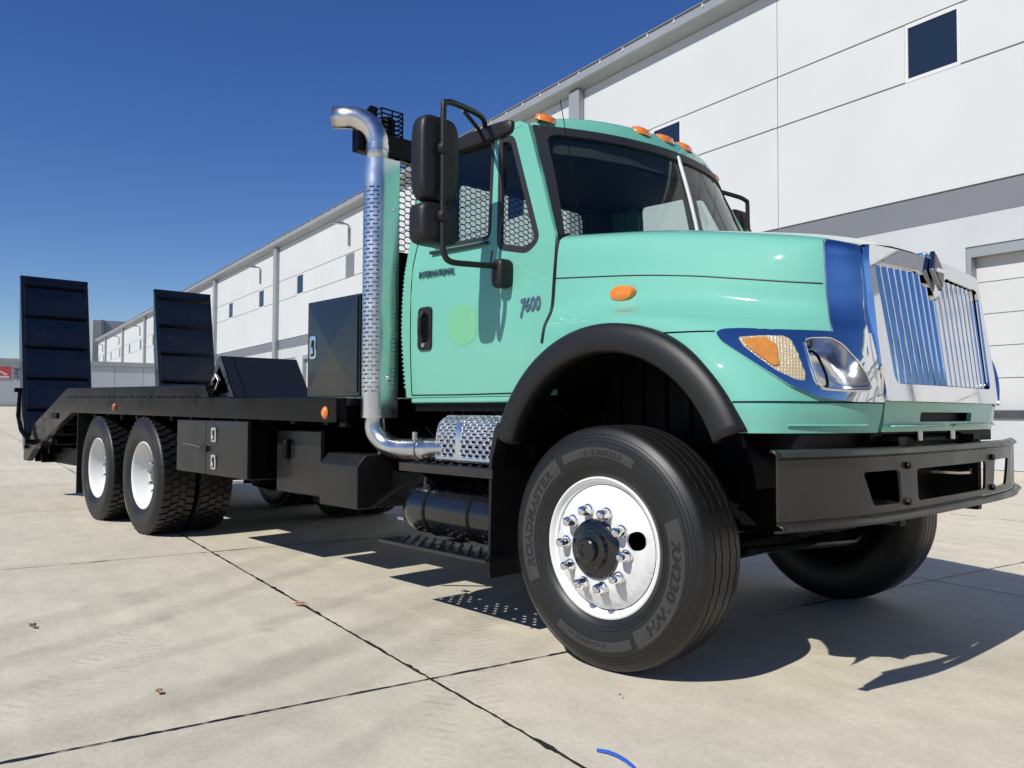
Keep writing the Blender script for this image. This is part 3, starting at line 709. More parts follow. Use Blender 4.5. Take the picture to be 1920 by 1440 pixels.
for s in (-1, 1):
    p = obj('cab_side', panel(cab_out, [win, qtr], side(s), .07, .02), GREEN, T, smooth=40)
    if s < 0: cab = p
    def inset(poly, d):
        cx = sum(q[0] for q in poly)/len(poly); cz = sum(q[1] for q in poly)/len(poly)
        out = []
        for i, q in enumerate(poly):
            a, b = Vector(poly[i-1]), Vector(poly[(i+1) % len(poly)]); t = (b-a).normalized(); n = Vector((-t.y, t.x))
            if n.dot(Vector((cx, cz))-Vector(q)) < 0: n = -n
            out.append((q[0]+n.x*d, q[1]+n.y*d))
        return out
    for nm, poly in (('door_glass', win), ('quarter_glass', qtr)):
        w_ = .020 if nm == 'door_glass' else .030
        inn = inset(poly, w_)
        gl = obj(nm, panel(poly, [], lambda x, z: (x, s*(ys_(z)-.014), z), .2), GLASS, p)
        obj('glass_seal', panel(inset(poly, -.004), [inn], lambda x, z: (x, s*(ys_(z)+.002), z), .12, .018), SEAL, gl)
    # door shut lines
    for path in ([(-1.645, 1.215), (-1.65, 1.5), (-1.648, 2.0), (-1.60, 2.3), (-1.565, 2.66)], [(-1.645, 1.215), (-1.2, 1.212), (-.60, 1.215)], [(-.925, 1.98), (-.93, 1.90)]):
        obj('shut_line', G().tube([(x, s*(ys_(z)+.001), z) for x, z in [tuple(Vector(a).lerp(Vector(b), t/4)) for a, b in zip(path, path[1:]) for t in range(5)]], .0035, 6), DARK, p)
    # belt moulding below the door glass
    obj('belt_trim', G().tube([(-1.47, s*1.002, 2.045), (-1.2, s*1.002, 2.036), (-.96, s*1.002, 2.03)], .010, 8), SEAL, p)
    # recessed handle
    hb = rounded([(-1.565, 1.476), (-1.436, 1.476), (-1.432, 1.728), (-1.560, 1.728)], .035, 5)
    hd = obj('door_handle', panel(hb, [rounded([(-1.545, 1.52), (-1.455, 1.52), (-1.455, 1.685), (-1.545, 1.685)], .03, 4)], lambda x, z: (x, s*(ys_(z)+.012), z), .05, .02), PLASTIC, p, bevel=.004)
    obj('recess', G().box(-1.55, -1.45, min(s*1.004, s*1.012), max(s*1.004, s*1.012), 1.515, 1.69), DARK, hd)
    obj('pull', G().tube([(-1.505, s*1.022, 1.700), (-1.508, s*1.045, 1.66), (-1.508, s*1.045, 1.57), (-1.50, s*1.030, 1.53)], [.012, .016, .016, .012], 8), PLASTIC, hd)
    obj('key_lock', G().lathe([(0, -.006), (.013, -.005), (.014, .006)], 14, fn=lambda q: (-1.50+q[0], s*(1.026) + (q[1] if s < 0 else -q[1]), 1.505+q[2])), STEEL, hd)
# ghost of a removed shield decal, and chrome letters
shield = [(-1.282, 1.70), (-1.262, 1.682), (-1.24, 1.700), (-1.20, 1.712), (-1.162, 1.718), (-1.12, 1.712), (-1.085, 1.700), (-1.062, 1.680), (-1.045, 1.695), (-1.035, 1.66), (-1.045, 1.625), (-1.035, 1.56), (-1.05, 1.52), (-1.10, 1.495), (-1.15, 1.485), (-1.163, 1.470), (-1.178, 1.487), (-1.23, 1.50), (-1.275, 1.525), (-1.29, 1.57), (-1.278, 1.63)]
obj('shield_ghost', panel([(x+.0, z) for x, z in shield], [], lambda x, z: (x, -ys_(z)-.0012, z), .06), GREEN_D, cab)
tg, w = text_geo('INTERNATIONAL', .062, .003, lambda x, y, q: (x, y, q), italic=.15, bold=.0008, space=1.08)
kx = .335/w; tg.v = [(-1.567+x*kx, -(1.0115+z*1.0), 1.905+y*.85-x*kx*.035) for x, y, z in tg.v]
obj('lettering', tg, mat('dark nickel', (.22, .22, .25), .25, metal=1), cab, smooth=0)
tg, w = text_geo('7600', .115, .005, lambda x, y, q: (x, y, q), italic=.18, bold=.002)
kx = .155/w; tg.v = [(-.693+x*kx, -(1.0125+z), (1.63+y*.85 if x > w*.27 else 1.60+y*1.15)) for x, y, z in tg.v]
obj('numerals', tg, mat('numeral nickel', (.34, .34, .37), .22, metal=1), cab, smooth=0)
# rocker and floor
obj('rocker', G().box(-1.66, -.60, -.995, .995, 1.165, 1.20), GREEN, T, bevel=.01)
obj('cab_floor', G().box(-1.66, -.44, -.96, .96, 1.12, 1.164), DARK, T)
# rear wall with window, vertical ribbed extension behind the door
rear_win = rounded([(-.60, 2.10), (.60, 2.10), (.60, 2.585), (-.60, 2.585)], .07, 4)
obj('rear_wall', panel([(-.985, 1.20), (.985, 1.20), (.985, 1.95), (.89, 2.66), (-.89, 2.66), (-.985, 1.95)], [rear_win], lambda y, z: (-1.70, y, z), .3, .03), INTERIOR, T, smooth=0)
rw = obj('rear_skin', panel([(-.985, 1.20), (.985, 1.20), (.985, 1.95), (.89, 2.66), (-.89, 2.66), (-.985, 1.95)], [rear_win], lambda y, z: (-1.732, y, z), .3), GREEN, T, smooth=0)
obj('rear_glass', panel(rear_win, [], lambda y, z: (-1.715, y, z), .4), GLASS, rw)
for s in (-1, 1):
    rb = G()
    for k in range(52):
        z = 1.26+k*.026; xx = -1.722-.03*math.sin(min(1, (z-1.2)/.9)*math.pi)
        rb.box(xx-.012, xx+.016, min(s*(ys_(z)-.04), s*(ys_(z)-.012)), max(s*(ys_(z)-.04), s*(ys_(z)-.012)), z, z+.011)
    obj('ribbed_extender', rb, GREEN, T, smooth=0, kind='stuff')
    obj('extender', panel([(-1.775, 1.24), (-1.70, 1.24), (-1.715, 1.6), (-1.715, 2.2), (-1.70, 2.64), (-1.75, 2.60), (-1.775, 2.2), (-1.80, 1.6)], [], lambda x, z: (x, s*(ys_(z)-.045), z), .2, .012), GREENK, T)
# roof dome
def roof_edge(t):  # front edge x at y = t*.9
    return -.475-.275*abs(t)**2.1
def roof(a, b):
    y = -1+2*b
    xf = roof_edge(y); xr = -1.715; x = xf+(xr-xf)*a
    e = 1-abs(y)**6
    zf = 2.655+.078*e; lip = max(0, 1-a/.062); z = zf - .095*lip**2 - .02*max(0, (a-.85)/.15)**2
    if abs(y) > .999: z = min(z, 2.665)
    return (x, y*.893, z)
rf = obj('cab_roof', G().grid(lambda a, b: roof(a**1.6, b), 40, 40), GREEN, T, smooth=60)
for k, (x, y, z) in enumerate([(-.738, -.78, 2.700), (-.550, -.2, 2.722), (-.538, 0, 2.722), (-.550, .2, 2.722), (-.738, .78, 2.700)]):
    tl = -.06 if y < -.5 else (.06 if y > .5 else 0)
    mk = obj('roof_marker', G().lathe([(0, -.030), (.03, -.029), (.055, -.021), (.064, -.006), (.066, .012)], 22, fn=lambda p: (x+p[2]*.75, y+p[0]*1.08, z-.004-p[1]-p[2]*.28)), AMBER, T)
# windshield, seal and centre bar
def ws(a, b):   # a: -1..1 across, b: 0..1 up
    top = (-.47-.265*abs(a)**2.1, a*.868, 2.605+.02*abs(a)); bot = (-.30-.172*abs(a)**2.1, a*.965, 1.965)
    t = b; x = bot[0]+(top[0]-bot[0])*t; y = bot[1]+(top[1]-bot[1])*t; z = bot[2]+(top[2]-bot[2])*t
    return (x+.012*math.sin(math.pi*t), y, z)
wo = rounded([(-1, 0), (1, 0), (1, 1), (-1, 1)], [.05, .05, .07, .07], 4); wi = rounded([(-.962, .04), (.962, .04), (.955, .955), (-.955, .955)], [.05, .05, .08, .08], 4)
wg = obj('windshield', panel(wo, [], lambda a, b: ws(a, b), .12), GLASS, T, smooth=60)
obj('windshield_seal', panel([(-1.012, -.02), (1.012, -.02), (1.015, 1.03), (-1.015, 1.03)], [wi], lambda a, b: tuple(Vector(ws(a, b))+Vector((.012, 0, .003))), .10, .03), SEAL, wg, smooth=60)
obj('centre_bar', G().tube([tuple(Vector(ws(.03, t/8))+Vector((.012, 0, 0))) for t in range(9)], .011, 8), FRAME, wg)
obj('sun_visor_band', panel([(-.94, .80), (.94, .80), (.94, .94), (-.94, .94)], [], lambda a, b: tuple(Vector(ws(a, b))+Vector((-.03, 0, 0))), .3), INTERIOR, wg)
for s in (-1, 1):   # A pillars
    ap = G(); P = [(-.452, 1.0, 1.985), (-.60, .952, 2.327), (-.765, .892, 2.665)]; Q = [(-.474, .968, 1.965), (-.60, .92, 2.29), (-.738, .872, 2.63)]
    for i in range(2):
        ap.add([(P[i][0], s*P[i][1], P[i][2]), (Q[i][0], s*Q[i][1], Q[i][2]), (Q[i+1][0], s*Q[i+1][1], Q[i+1][2]), (P[i+1][0], s*P[i+1][1], P[i+1][2])], [(0, 1, 2, 3)])
    obj('a_pillar', ap, GREEN, T)
obj('cowl', G().box(-.50, -.20, -.94, .94, 1.86, 1.945), DARK, T)
obj('antenna', G().tube([(-.46, -.80, 2.0), (-.43, -.90, 2.33), (-.42, -1.0, 2.66)], .0022, 5), DARK, T)
# interior
inn = obj('dashboard', G().box(-.82, -.46, -.93, .93, 1.55, 1.93), INTERIOR, T, bevel=.06)
obj('headliner', G().box(-1.68, -.80, -.86, .86, 2.615, 2.645), INTERIOR, T)
for y in (-.5, .5):
    st = obj('seat', G().box(-1.45, -.98, y-.25, y+.25, 1.45, 1.62), INTERIOR, T, bevel=.05)
    obj('seat_back', G().hexa([(-1.52, y-.24, 1.58), (-1.40, y-.24, 1.58), (-1.40, y+.24, 1.58), (-1.52, y+.24, 1.58), (-1.62, y-.2, 2.16), (-1.54, y-.2, 2.18), (-1.54, y+.2, 2.18), (-1.62, y+.2, 2.16)]), INTERIOR, st, bevel=.04)
    obj('seat_pedestal', G().box(-1.40, -1.05, y-.18, y+.18, 1.16, 1.46), DARK, st)
sw = obj('steering_wheel', G().tube([(-.93+.10*math.cos(t*R(15)), .5+.22*math.sin(t*R(15)), 1.98+.19*math.cos(t*R(15))) for t in range(25)], .014, 8), DARK, T)
obj('steering_column', G().tube([(-.93, .5, 1.98), (-.70, .5, 1.75)], .03, 8), DARK, sw)

# ---------------------------------------------------------------- mirrors
def rbox(cx, cy, cz, sx, sy, sz, e=.5):   # pillow shape
    g = G(); n = 20
    def fn(a, b):
        la = -math.pi/2+math.pi*b; lo = 2*math.pi*a
        def p(c, k): return math.copysign(abs(c)**k, c)
        return (cx+sx*p(math.cos(la), e)*p(math.cos(lo), e), cy+sy*p(math.cos(la), e)*p(math.sin(lo), e), cz+sz*p(math.sin(la), .38))
    return g.grid(fn, 28, 18)
for s in (-1, 1):
    mt = [(-1.10, .90, 2.715), (-1.02, 1.00, 2.735), (-.88, 1.28, 2.69), (-.845, 1.38, 2.665), (-.84, 1.40, 2.62), (-.84, 1.40, 2.3), (-.84, 1.40, 1.97), (-.835, 1.395, 1.90), (-.825, 1.36, 1.862), (-.80, 1.25, 1.86), (-.792, 1.06, 1.872)]
    P = [tuple(cr_at(mt, i*.2)) for i in range(51)]
    ma = obj('mirror_arm', G().tube([(x, s*y, z) for x, y, z in P], .0155, 10), PLASTIC, T)
    obj('arm_brace', G().tube([(-.93, s*1.20, 2.695), (-1.02, s*1.02, 2.66), (-1.06, s*.94, 2.62)], .011, 8), PLASTIC, ma)
    obj('roof_mount', rbox(-1.13, s*.895, 2.672, .26, .03, .045, .6), PLASTIC, ma, smooth=60)
    obj('lower_mount', rbox(-.792, s*1.045, 1.835, .045, .05, .075, .5), PLASTIC, ma, smooth=60)
    hd = obj('mirror_head', rbox(-.925, s*1.385, 2.385, .062, .122, .218, .42), PLASTIC, ma, smooth=60)
    obj('mirror_glass', G().box(-.992, -.986, min(s*1.29, s*1.48), max(s*1.29, s*1.48), 2.21, 2.56), CHROME, hd)
    h2 = obj('convex_head', rbox(-.925, s*1.392, 2.055, .075, .122, .106, .5), PLASTIC, ma, smooth=60)
    for z in (2.425, 2.085): obj('clamp', G().lathe([(0, -.03), (.03, -.028), (.036, -.012), (.036, .02)], 16, fn=lambda p: (-.838-p[1]*.7, s*1.40+p[0]*.8, z+p[2])), PLASTIC, ma)

# ---------------------------------------------------------------- wheels
def arc_text(s, size, depth, radius, a_mid, y_face, squash=1., bold=.0, up_out=True):
    tg, w = text_geo(s, size, depth, lambda x, y, q: (x, y, q), bold=bold, italic=.1)
    out = []
    for x, y, q in tg.v:
        if up_out: an = a_mid - (x-w/2)*squash/radius; r = radius+y
        else: an = a_mid + (x-w/2)*squash/radius; r = radius-y
        out.append((r*math.cos(an), y_face(r)-abs(q)-.0004 if q > 0 else y_face(r)+.002, r*math.sin(an)))
    tg.v = out; return tg
side_prof = [(.300, .010), (.312, -.010), (.335, -.022), (.375, -.033), (.415, -.036), (.450, -.034), (.478, -.027), (.498, -.016), (.508, -.008)]
def sidewall_y(r):
    for (r0, y0), (r1, y1) in zip(side_prof, side_prof[1:]):
        if r <= r1: return y0+(y1-y0)*(r-r0)/(r1-r0)
    return side_prof[-1][1]
TW = .26   # tread section centre plane is at TW/2
def steer_tyre():
    half = side_prof+[(.514, -.004), (.520, .004), (.5255, .014)]
    tread = []
    for yg in (.052, .100, .160, .208):
        tread += [(.530, yg-.0042), (.519, yg-.003), (.519, yg+.003), (.530, yg+.0042)]
    other = [(r, TW-y) for r, y in reversed(half)]
    prof = half+tread+other; n0 = len(half); n1 = n0+len(tread); N = 220
    def rf(i, j, r, y, an):
        if n0 <= j < n1: y += .003*math.sin(an*44)
        if (j in (n0-1, n0-2, n0-3) or j in (n1, n1+1, n1+2)) and i % 5 == 0: r -= .0
        return r, y
    return G().lathe(prof, N, rfn=rf)
def rear_tyre():
    half = side_prof+[(.512, -.002), (.515, .012)]
    prof = half+[(.516, .05), (.517, .13), (.516, .21)]+[(r, TW-y) for r, y in reversed(half)]
    g = G().lathe(prof, 96)
    nl = 46
    def lug(an, da, y0, y1, skew, r0, r1):
        vs = []
        for r in (r0, r1):
            for y, a in ((y0, an-da), (y1, an-da+skew), (y1, an+da+skew), (y0, an+da)): vs.append((r*math.cos(a), y, r*math.sin(a)))
        g.hexa(vs)
    for k in range(nl):
        an = 2*math.pi*k/nl
        lug(an, .046, -.006, .062, .03, .500, .532); lug(an+.068, .048, .070, .124, .03, .505, .533)
        lug(an+.02, .048, .136, .190, -.03, .505, .533); lug(an+.07, .046, .198, .266, -.03, .500, .532)
    return g
def y_disc(r):   # steer wheel disc: proud hub face, falling back to the barrel
    P = [(.125, -.040), (.190, -.040), (.198, -.036), (.210, -.022), (.252, -.006), (.262, .010), (.270, .024)]
    for (r0, y0), (r1, y1) in zip(P, P[1:]):
        if r <= r1: t = (r-r0)/(r1-r0); t = max(0, t); return y0+(y1-y0)*t
    return P[-1][1]
flange = [(.306, .012), (.309, .002), (.306, -.006), (.299, -.009), (.292, -.004), (.288, .006), (.283, .012), (.276, .014), (.270, .024), (.268, .07)]
def circle(r, n=56, cx=0, cz=0): return [(cx+r*math.cos(2*math.pi*i/n), cz+r*math.sin(2*math.pi*i/n)) for i in range(n)]
st_disc = panel(circle(.268, 72), [circle(.128, 48), circle(.040, 28, .210*math.cos(R(14)), .210*math.sin(R(14)))], lambda x, z: (x, y_disc(math.hypot(x, z)), z), .022, .012)
nut = G().lathe([(.028, .004), (.028, -.008), (.0235, -.012), (.0225, -.042), (.019, -.053), (.011, -.060), (0, -.062)], 12)
M_STEER = mesh_of('tyre', steer_tyre(), RUBBER, 32); M_REAR = mesh_of('tyre', rear_tyre(), RUBBER, 28)
M_FL = mesh_of('wheel', G().lathe(flange, 96), WHITE, 40); M_DISC = mesh_of('disc', st_disc, WHITE, 45); M_NUT = mesh_of('lug_nut', nut, CHROME, 30)
M_HUB = mesh_of('hub', G().lathe([(.135, .03), (.131, -.030), (.126, -.052), (.110, -.062), (.088, -.066), (.080, -.084), (.052, -.090), (.050, -.112), (.044, -.117), (.026, -.118), (.022, -.112), (0, -.112)], 40), BLACK, 30)
M_SHADE_BACK = mesh_of('backing', G().lathe([(.303, .262), (.285, .25), (.268, .21), (.268, .071), (.262, .10), (0, .10)], 48), DARK, 30)  # closes the hand hole; inner barrel coloured dark for the shade inside the wheel
dish = [(.306, .012), (.309, .002), (.306, -.006), (.299, -.009), (.291, -.003), (.287, .012), (.277, .030), (.271, .075), (.262, .095), (.258, .140), (.245, .158), (.215, .160), (.19, .150), (.14, .148), (.135, .17)]
M_DISH = mesh_of('wheel', G().lathe(dish, 96), WHITE, 50)
M_RHUB = mesh_of('hub', G().lathe([(.13, .16), (.125, .125), (.11, .11), (.085, .105), (.08, .09), (0, .088)], 32), BLACK, 30)
def patch(a0, a1, r0, r1):
    return G().grid(lambda a, b: ((r0+(r1-r0)*b)*math.cos(a0+(a1-a0)*a), sidewall_y(r0+(r1-r0)*b)-.0012, (r0+(r1-r0)*b)*math.sin(a0+(a1-a0)*a)), 30, 6)
M_RING = {r_: mesh_of('side_ring', G().lathe([(r_-.002, sidewall_y(r_-.002)+.001), (r_, sidewall_y(r_)-.002), (r_+.002, sidewall_y(r_+.002)+.001)], 110), RUBBER) for r_ in (.335, .35, .46, .475, .49)}
def wheel(kind, x, y, s, rz=0, detail=False):
    w = obj('wheel', M_FL if kind == 'steer' else M_DISH, WHITE, T); w.location = (x, y, .530); w.rotation_euler = (0, 0, rz+(0 if s < 0 else math.pi))
    ty = obj('tyre', M_STEER if kind == 'steer' else M_REAR, RUBBER, w); ty.rotation_euler = (0, random.uniform(0, 6) if kind != 'steer' else 0, 0)
    if kind == 'steer':
        obj('disc', M_DISC, WHITE, w); obj('hub', M_HUB, BLACK, w); obj('backing', M_SHADE_BACK, DARK, w)
    else: obj('hub', M_RHUB, BLACK, w)
    for k in range(10):
        a = R(32+36*k); o = obj('lug_nut', M_NUT, CHROME, w); o.location = (.1665*math.cos(a), -.040 if kind == 'steer' else .150, .1665*math.sin(a))
    if s*y > 1.1:
        for r_ in (.335, .35, .46, .475, .49): obj('side_ring', M_RING[r_], RUBBER, w)
    if detail:
        # angle a: 0 = front (+x), 90 deg = up, seen from -Y
        def fl(a): return R(a)
        obj('side_patch', patch(fl(123), fl(207), .375, .447), RUBBER_L, w); obj('side_patch', patch(fl(-60), fl(22), .375, .447), RUBBER_L, w)
        obj('side_patch', patch(fl(62), fl(118), .395, .435), RUBBER_L, w); obj('side_patch', patch(fl(238), fl(296), .395, .435), RUBBER_L, w)
        obj('side_lettering', arc_text('ROADMASTER', .058, .0014, .388, fl(165), sidewall_y, 1.22, .0022), RUBBER, w, smooth=0)
        obj('side_lettering', arc_text('RM230 WH', .058, .0014, .388, fl(-19), sidewall_y, 1.42, .0022), RUBBER, w, smooth=0)
        obj('side_lettering', arc_text('315/80R22.5', .032, .0012, .402, fl(86), sidewall_y, 1.25, .001), RUBBER, w, smooth=0)
        obj('side_lettering', arc_text('ENGINEERED IN', .026, .0012, .402, fl(262), sidewall_y, 1.1, .0006), RUBBER, w, smooth=0)
    return w
ST = R(2.0)
wheel('steer', 0, -1.167, -1, ST, True); wheel('steer', 0, 1.167, 1, ST)
for x in (-5.396, -6.723):
    for s in (-1, 1):
        wheel('dual', x, s*1.270, s, 0, False)
        wi_ = wheel('dual', x, s*.93, s)
# ---------------------------------------------------------------- chassis
for s in (-1, 1):
    obj('frame_rail', G().box(-9.2, .98, min(s*.39, s*.47), max(s*.39, s*.47), .76, 1.02), DARK, T)
    obj('leaf_spring', G().tube([(-.65, s*.44, .70), (-.3, s*.44, .60), (0, s*.44, .575), (.3, s*.44, .60), (.66, s*.44, .70)], .035, 6), DARK, T)
    obj('rear_hanger', G().box(-6.35, -5.75, min(s*.36, s*.6), max(s*.36, s*.6), .42, .80), DARK, T, bevel=.03)
    obj('brake_drum', G().lathe([(0, 0), (.20, 0), (.20, .18), (0, .18)], 24, fn=lambda p: (p[0], s*.78+p[1]*-s, .53+p[2])), DARK, T)
obj('front_axle', G().tube([(0, -.95, .53), (0, -.75, .50), (0, -.55, .41), (0, .55, .41), (0, .75, .50), (0, .95, .53)], .055, 8), DARK, T)
for s in (-1, 1): obj('front_drum', G().lathe([(0, 0), (.205, 0), (.21, .16), (.15, .18), (0, .18)], 32, fn=lambda p: (p[0], s*(.80+p[1]), .53+p[2])), DARK, T)
obj('tie_rod', G().tube([(-.18, -.85, .42), (-.18, .85, .42)], .022, 8), DARK, T)
obj('drag_link', G().tube([(.36, -.62, .50), (.36, .45, .43), (.30, .9, .50)], .018, 8), SATIN, T)
obj('oil_pan', G().box(-.45, .45, -.25, .25, .52, .75), DARK, T, bevel=.04)
obj('gearbox', G().box(-1.6, -.5, -.22, .22, .58, .9), DARK, T, bevel=.05)
obj('drive_shaft', G().tube([(-1.6, 0, .72), (-5.3, 0, .60)], .06, 10), DARK, T)
for x in (-5.396, -6.723):
    obj('rear_axle', G().tube([(x, -1.0, .53), (x, -.3, .53), (x, .3, .53), (x, 1.0, .53)], .09, 10), DARK, T)
    obj('differential', G().lathe([(0, -.22), (.16, -.2), (.21, 0), (.16, .2), (0, .22)], 20, fn=lambda p: (x+p[0], p[1], .53+p[2])), DARK, T)
obj('air_dryer', G().box(-1.2, -.8, .5, .8, .6, 1.05), DARK, T)
obj('left_tank', G().tube([(-2.8, .98, .68), (-.9, .98, .68)], .29, 24), BLACK, T)
# ---------------------------------------------------------------- deck
def zb(x): return 1.201 + (-2.02-x)*.0110     # deck top rises gently to the rear
YB = 1.29
def rail_poly(): return [(-2.02, zb(-2.02)), (-2.02, zb(-2.02)-.153), (-7.66, zb(-7.66)-.17), (-9.31, .625), (-9.60, .470), (-9.80, .470), (-9.80, .66), (-9.45, .80), (-7.87, zb(-7.87))]
for s in (-1, 1):
    obj('deck_rail', G().prism(rail_poly(), min(s*(YB-.07), s*YB), max(s*(YB-.07), s*YB), lambda x, z, y: (x, y, z)), SATIN, T, smooth=0, bevel=.006)
    cu = [(-3.99, zb(-3.99)+.003), (-3.93, zb(-3.9)+.105), (-7.88, zb(-7.88)+.103), (-9.42, .925), (-9.45, .803), (-7.87, zb(-7.87)+.003)]
    cu = [(-3.93, zb(-3.93)+.003), (-4.02, zb(-4.02)+.098), (-7.88, zb(-7.88)+.103), (-9.40, .925), (-9.46, .803), (-7.87, zb(-7.87)+.003)]
    cb = obj('deck_curb', G().prism(cu, min(s*(YB-.10), s*(YB-.006)), max(s*(YB-.10), s*(YB-.006)), lambda x, z, y: (x, y, z)), SATIN, T, smooth=0, bevel=.006)
    for k in range(22):
        x = -4.15-k*.17
        obj('weld', G().box(x-.10, x, min(s*(YB-.012), s*(YB+.001)), max(s*(YB-.012), s*(YB+.001)), zb(x)-.002, zb(x)+.004), DARK, cb, smooth=0)
    for x, m_ in ((-2.15, AMBER), (-6.18, AMBER_D)):
        obj('clearance_lamp', G().lathe([(0, -.022), (.018, -.02), (.030, -.010), (.034, .0)], 18, fn=lambda p: (x+p[0]*.9, s*YB+(p[1] if s < 0 else -p[1]), zb(x)-.095+p[2]*1.2)), m_, T)
dk = G()
dk.hexa([(-7.87, -YB+.071, zb(-7.87)-.05), (-2.02, -YB+.071, zb(-2.02)-.05), (-2.02, YB-.071, zb(-2.02)-.05), (-7.87, YB-.071, zb(-7.87)-.05),
         (-7.87, -YB+.071, zb(-7.87)-.004), (-2.02, -YB+.071, zb(-2.02)-.004), (-2.02, YB-.071, zb(-2.02)-.004), (-7.87, YB-.071, zb(-7.87)-.004)])
obj('deck_plate', dk, BLACK, T, smooth=0)
obj('dovetail_plate', G().hexa([(-9.6, -YB+.071, .60), (-7.871, -YB+.071, zb(-7.87)-.05), (-7.871, YB-.071, zb(-7.87)-.05), (-9.6, YB-.071, .60), (-9.6, -YB+.071, .64), (-7.871, -YB+.071, zb(-7.87)-.004), (-7.871, YB-.071, zb(-7.87)-.004), (-9.6, YB-.071, .64)]), BLACK, T, smooth=0)
obj('deck_front', G().box(-2.10, -2.03, -YB+.072, YB-.072, 1.02, 1.145), SATIN, T, smooth=0)
for k in range(13):
    x = -2.3-k*.44; obj('crossmember', G().box(x-.03, x+.03, -1.2, 1.2, 1.03, zb(x)-.055), DARK, T, smooth=0)
for k in range(5):
    x = -8.05-k*.33; z = 1.20-(k+.55)*.128-.06
    obj('dovetail_member', G().box(x-.03, x+.03, -1.18, 1.18, z-.10, z), SATIN, T, smooth=0)
tl = obj('tail_skirt', G().box(-9.62, -9.58, -1.2, 1.2, .46, .66), SATIN, T, smooth=0)
obj('tail_lamp', G().box(-9.83, -9.80, -1.285, -1.23, .60, .66), RED, T); obj('tail_lamp', G().box(-9.83, -9.80, 1.23, 1.285, .60, .66), RED, T)
obj('tail_brace', G().tube([(-7.45, -1.0, .62), (-8.1, -1.0, .48)], .02, 6), SATIN, T)
obj('under_guard', G().box(-9.4, -7.5, -1.05, -1.02, .46, .66), DARK, T, smooth=0)
for s in (-1, 1):
    obj('mud_flap', G().box(-7.44, -7.425, min(s*.62, s*1.285), max(s*.62, s*1.285), .22, 1.09), PLASTIC, T, smooth=0)
    obj('fender_cover', G().box(-7.42, -4.6, min(s*.5, s*.52), max(s*.5, s*.52), .75, 1.07), DARK, T, smooth=0)
# loading ramps folded up on the tail
def ramp(y0, y1):
    H = Vector((-9.66, 0, .62)); D = Vector((-.19, 0, .982)).normalized(); N = Vector((D.z, 0, -D.x))    # N faces forward
    def P(t, y, d): q = H+D*t+N*d; return (q.x, y, q.z)
    def bar(g, t0, t1, ya, yb, d0, d1): g.hexa([P(t0, ya, d0), P(t0, yb, d0), P(t0, yb, d1), P(t0, ya, d1), P(t1, ya, d0), P(t1, yb, d0), P(t1, yb, d1), P(t1, ya, d1)])
    L = 2.31
    g = G(); bar(g, .05, L, y0+.02, y1-.02, .03, .045); r = obj('ramp', g, BLACK, T, smooth=0)
    for ya in (y0, y1-.045):
        g = G(); pl = [(0, .055), (L, .055), (L, .02), (L*.62, -.10), (.5, -.09), (0, -.02)]
        g.prism(pl, ya, ya+.045, lambda t, d, y: P(t, y, d)); obj('ramp_beam', g, BLACK, r, smooth=0, bevel=.004)
    for k in range(6):
        t = L-.08-k*.42; g = G()
        g.hexa([P(t-.07, y0+.046, .046), P(t-.07, y1-.046, .046), P(t-.035, y1-.046, .085), P(t-.035, y0+.046, .085), P(t, y0+.046, .046), P(t, y1-.046, .046), P(t-.028, y1-.046, .085), P(t-.028, y0+.046, .085)])
        obj('cleat', g, BLACK, r, smooth=0)
    g = G(); bar(g, L-.02, L+.01, y0, y1, .0, .06); obj('tip_bar', g, BLACK, r, smooth=0)
    for k in range(5):
        t = .5+k*.42; q = P(t, y0+.05, .052); obj('rivet', G().lathe([(0, -.004), (.006, 0), (0, .004)], 6, fn=lambda p: (q[0]+p[0], q[1]+p[1], q[2]+p[2])), STEEL, r)
    for t in (.18, .42):
        g = G(); g.prism([(t-.07, -.06), (t+.07, -.06), (t-.05, -.20)], y0+.06, y0+.075, lambda a, d, y: P(a, y, d)); obj('ramp_foot', g, BLACK, r, smooth=0)
    return r
ramp(-1.325, -.50); ramp(.40, 1.24)
arm = obj('ramp_spring_arm', G().tube([(-9.83, -1.345, 1.37), (-9.80, -1.36, 1.05), (-9.62, -1.36, .86), (-9.30, -1.34, .72)], [.02, .028, .028, .024], 8), SATIN, T)
obj('arm_pin', G().tube([(-9.86, -1.40, 1.38), (-9.86, -1.25, 1.38)], .03, 8), SATIN, arm)
obj('arm_pin', G().tube([(-9.30, -1.39, .72), (-9.30, -1.26, .72)], .035, 8), SATIN, arm)
obj('rail_latch', G().box(-8.45, -8.20, -1.31, -1.285, 1.02, 1.09), DARK, T, bevel=.01)
# triangular wheel chute cover on the deck
ap_, z0 = (-3.935, 1.545), zb(-3.9)+.004
tri = [(-4.185, z0), (-3.665, z0), (ap_[0]+.02, ap_[1]), (ap_[0]-.02, ap_[1])]
chev = G()
for a, b in ((tri[0], tri[3]), (tri[1], tri[2])):
    dx = .018 if a is tri[0] else -.018
    chev.hexa([(a[0], -1.20, a[1]), (a[0]+dx*1.6, -1.20, a[1]), (a[0]+dx*1.6, -.55, a[1]), (a[0], -.55, a[1]), (b[0], -1.20, b[1]), (b[0]+dx*.9, -1.20, b[1]-.03), (b[0]+dx*.9, -.55, b[1]-.03), (b[0], -.55, b[1])])
chev.box(ap_[0]-.02, ap_[0]+.02, -1.2, -.55, ap_[1]-.012, ap_[1]+.004)
tread = mat('black tread plate', (.012, .013, .015), .3, coat=.3, bump=(55, 1.0, .006))
wc = obj('wedge_cover', chev, tread, T, smooth=0)
obj('wedge_back', G().prism(tri, -1.11, -1.10, lambda x, z, y: (x, y, z)), DARK, wc, smooth=0)
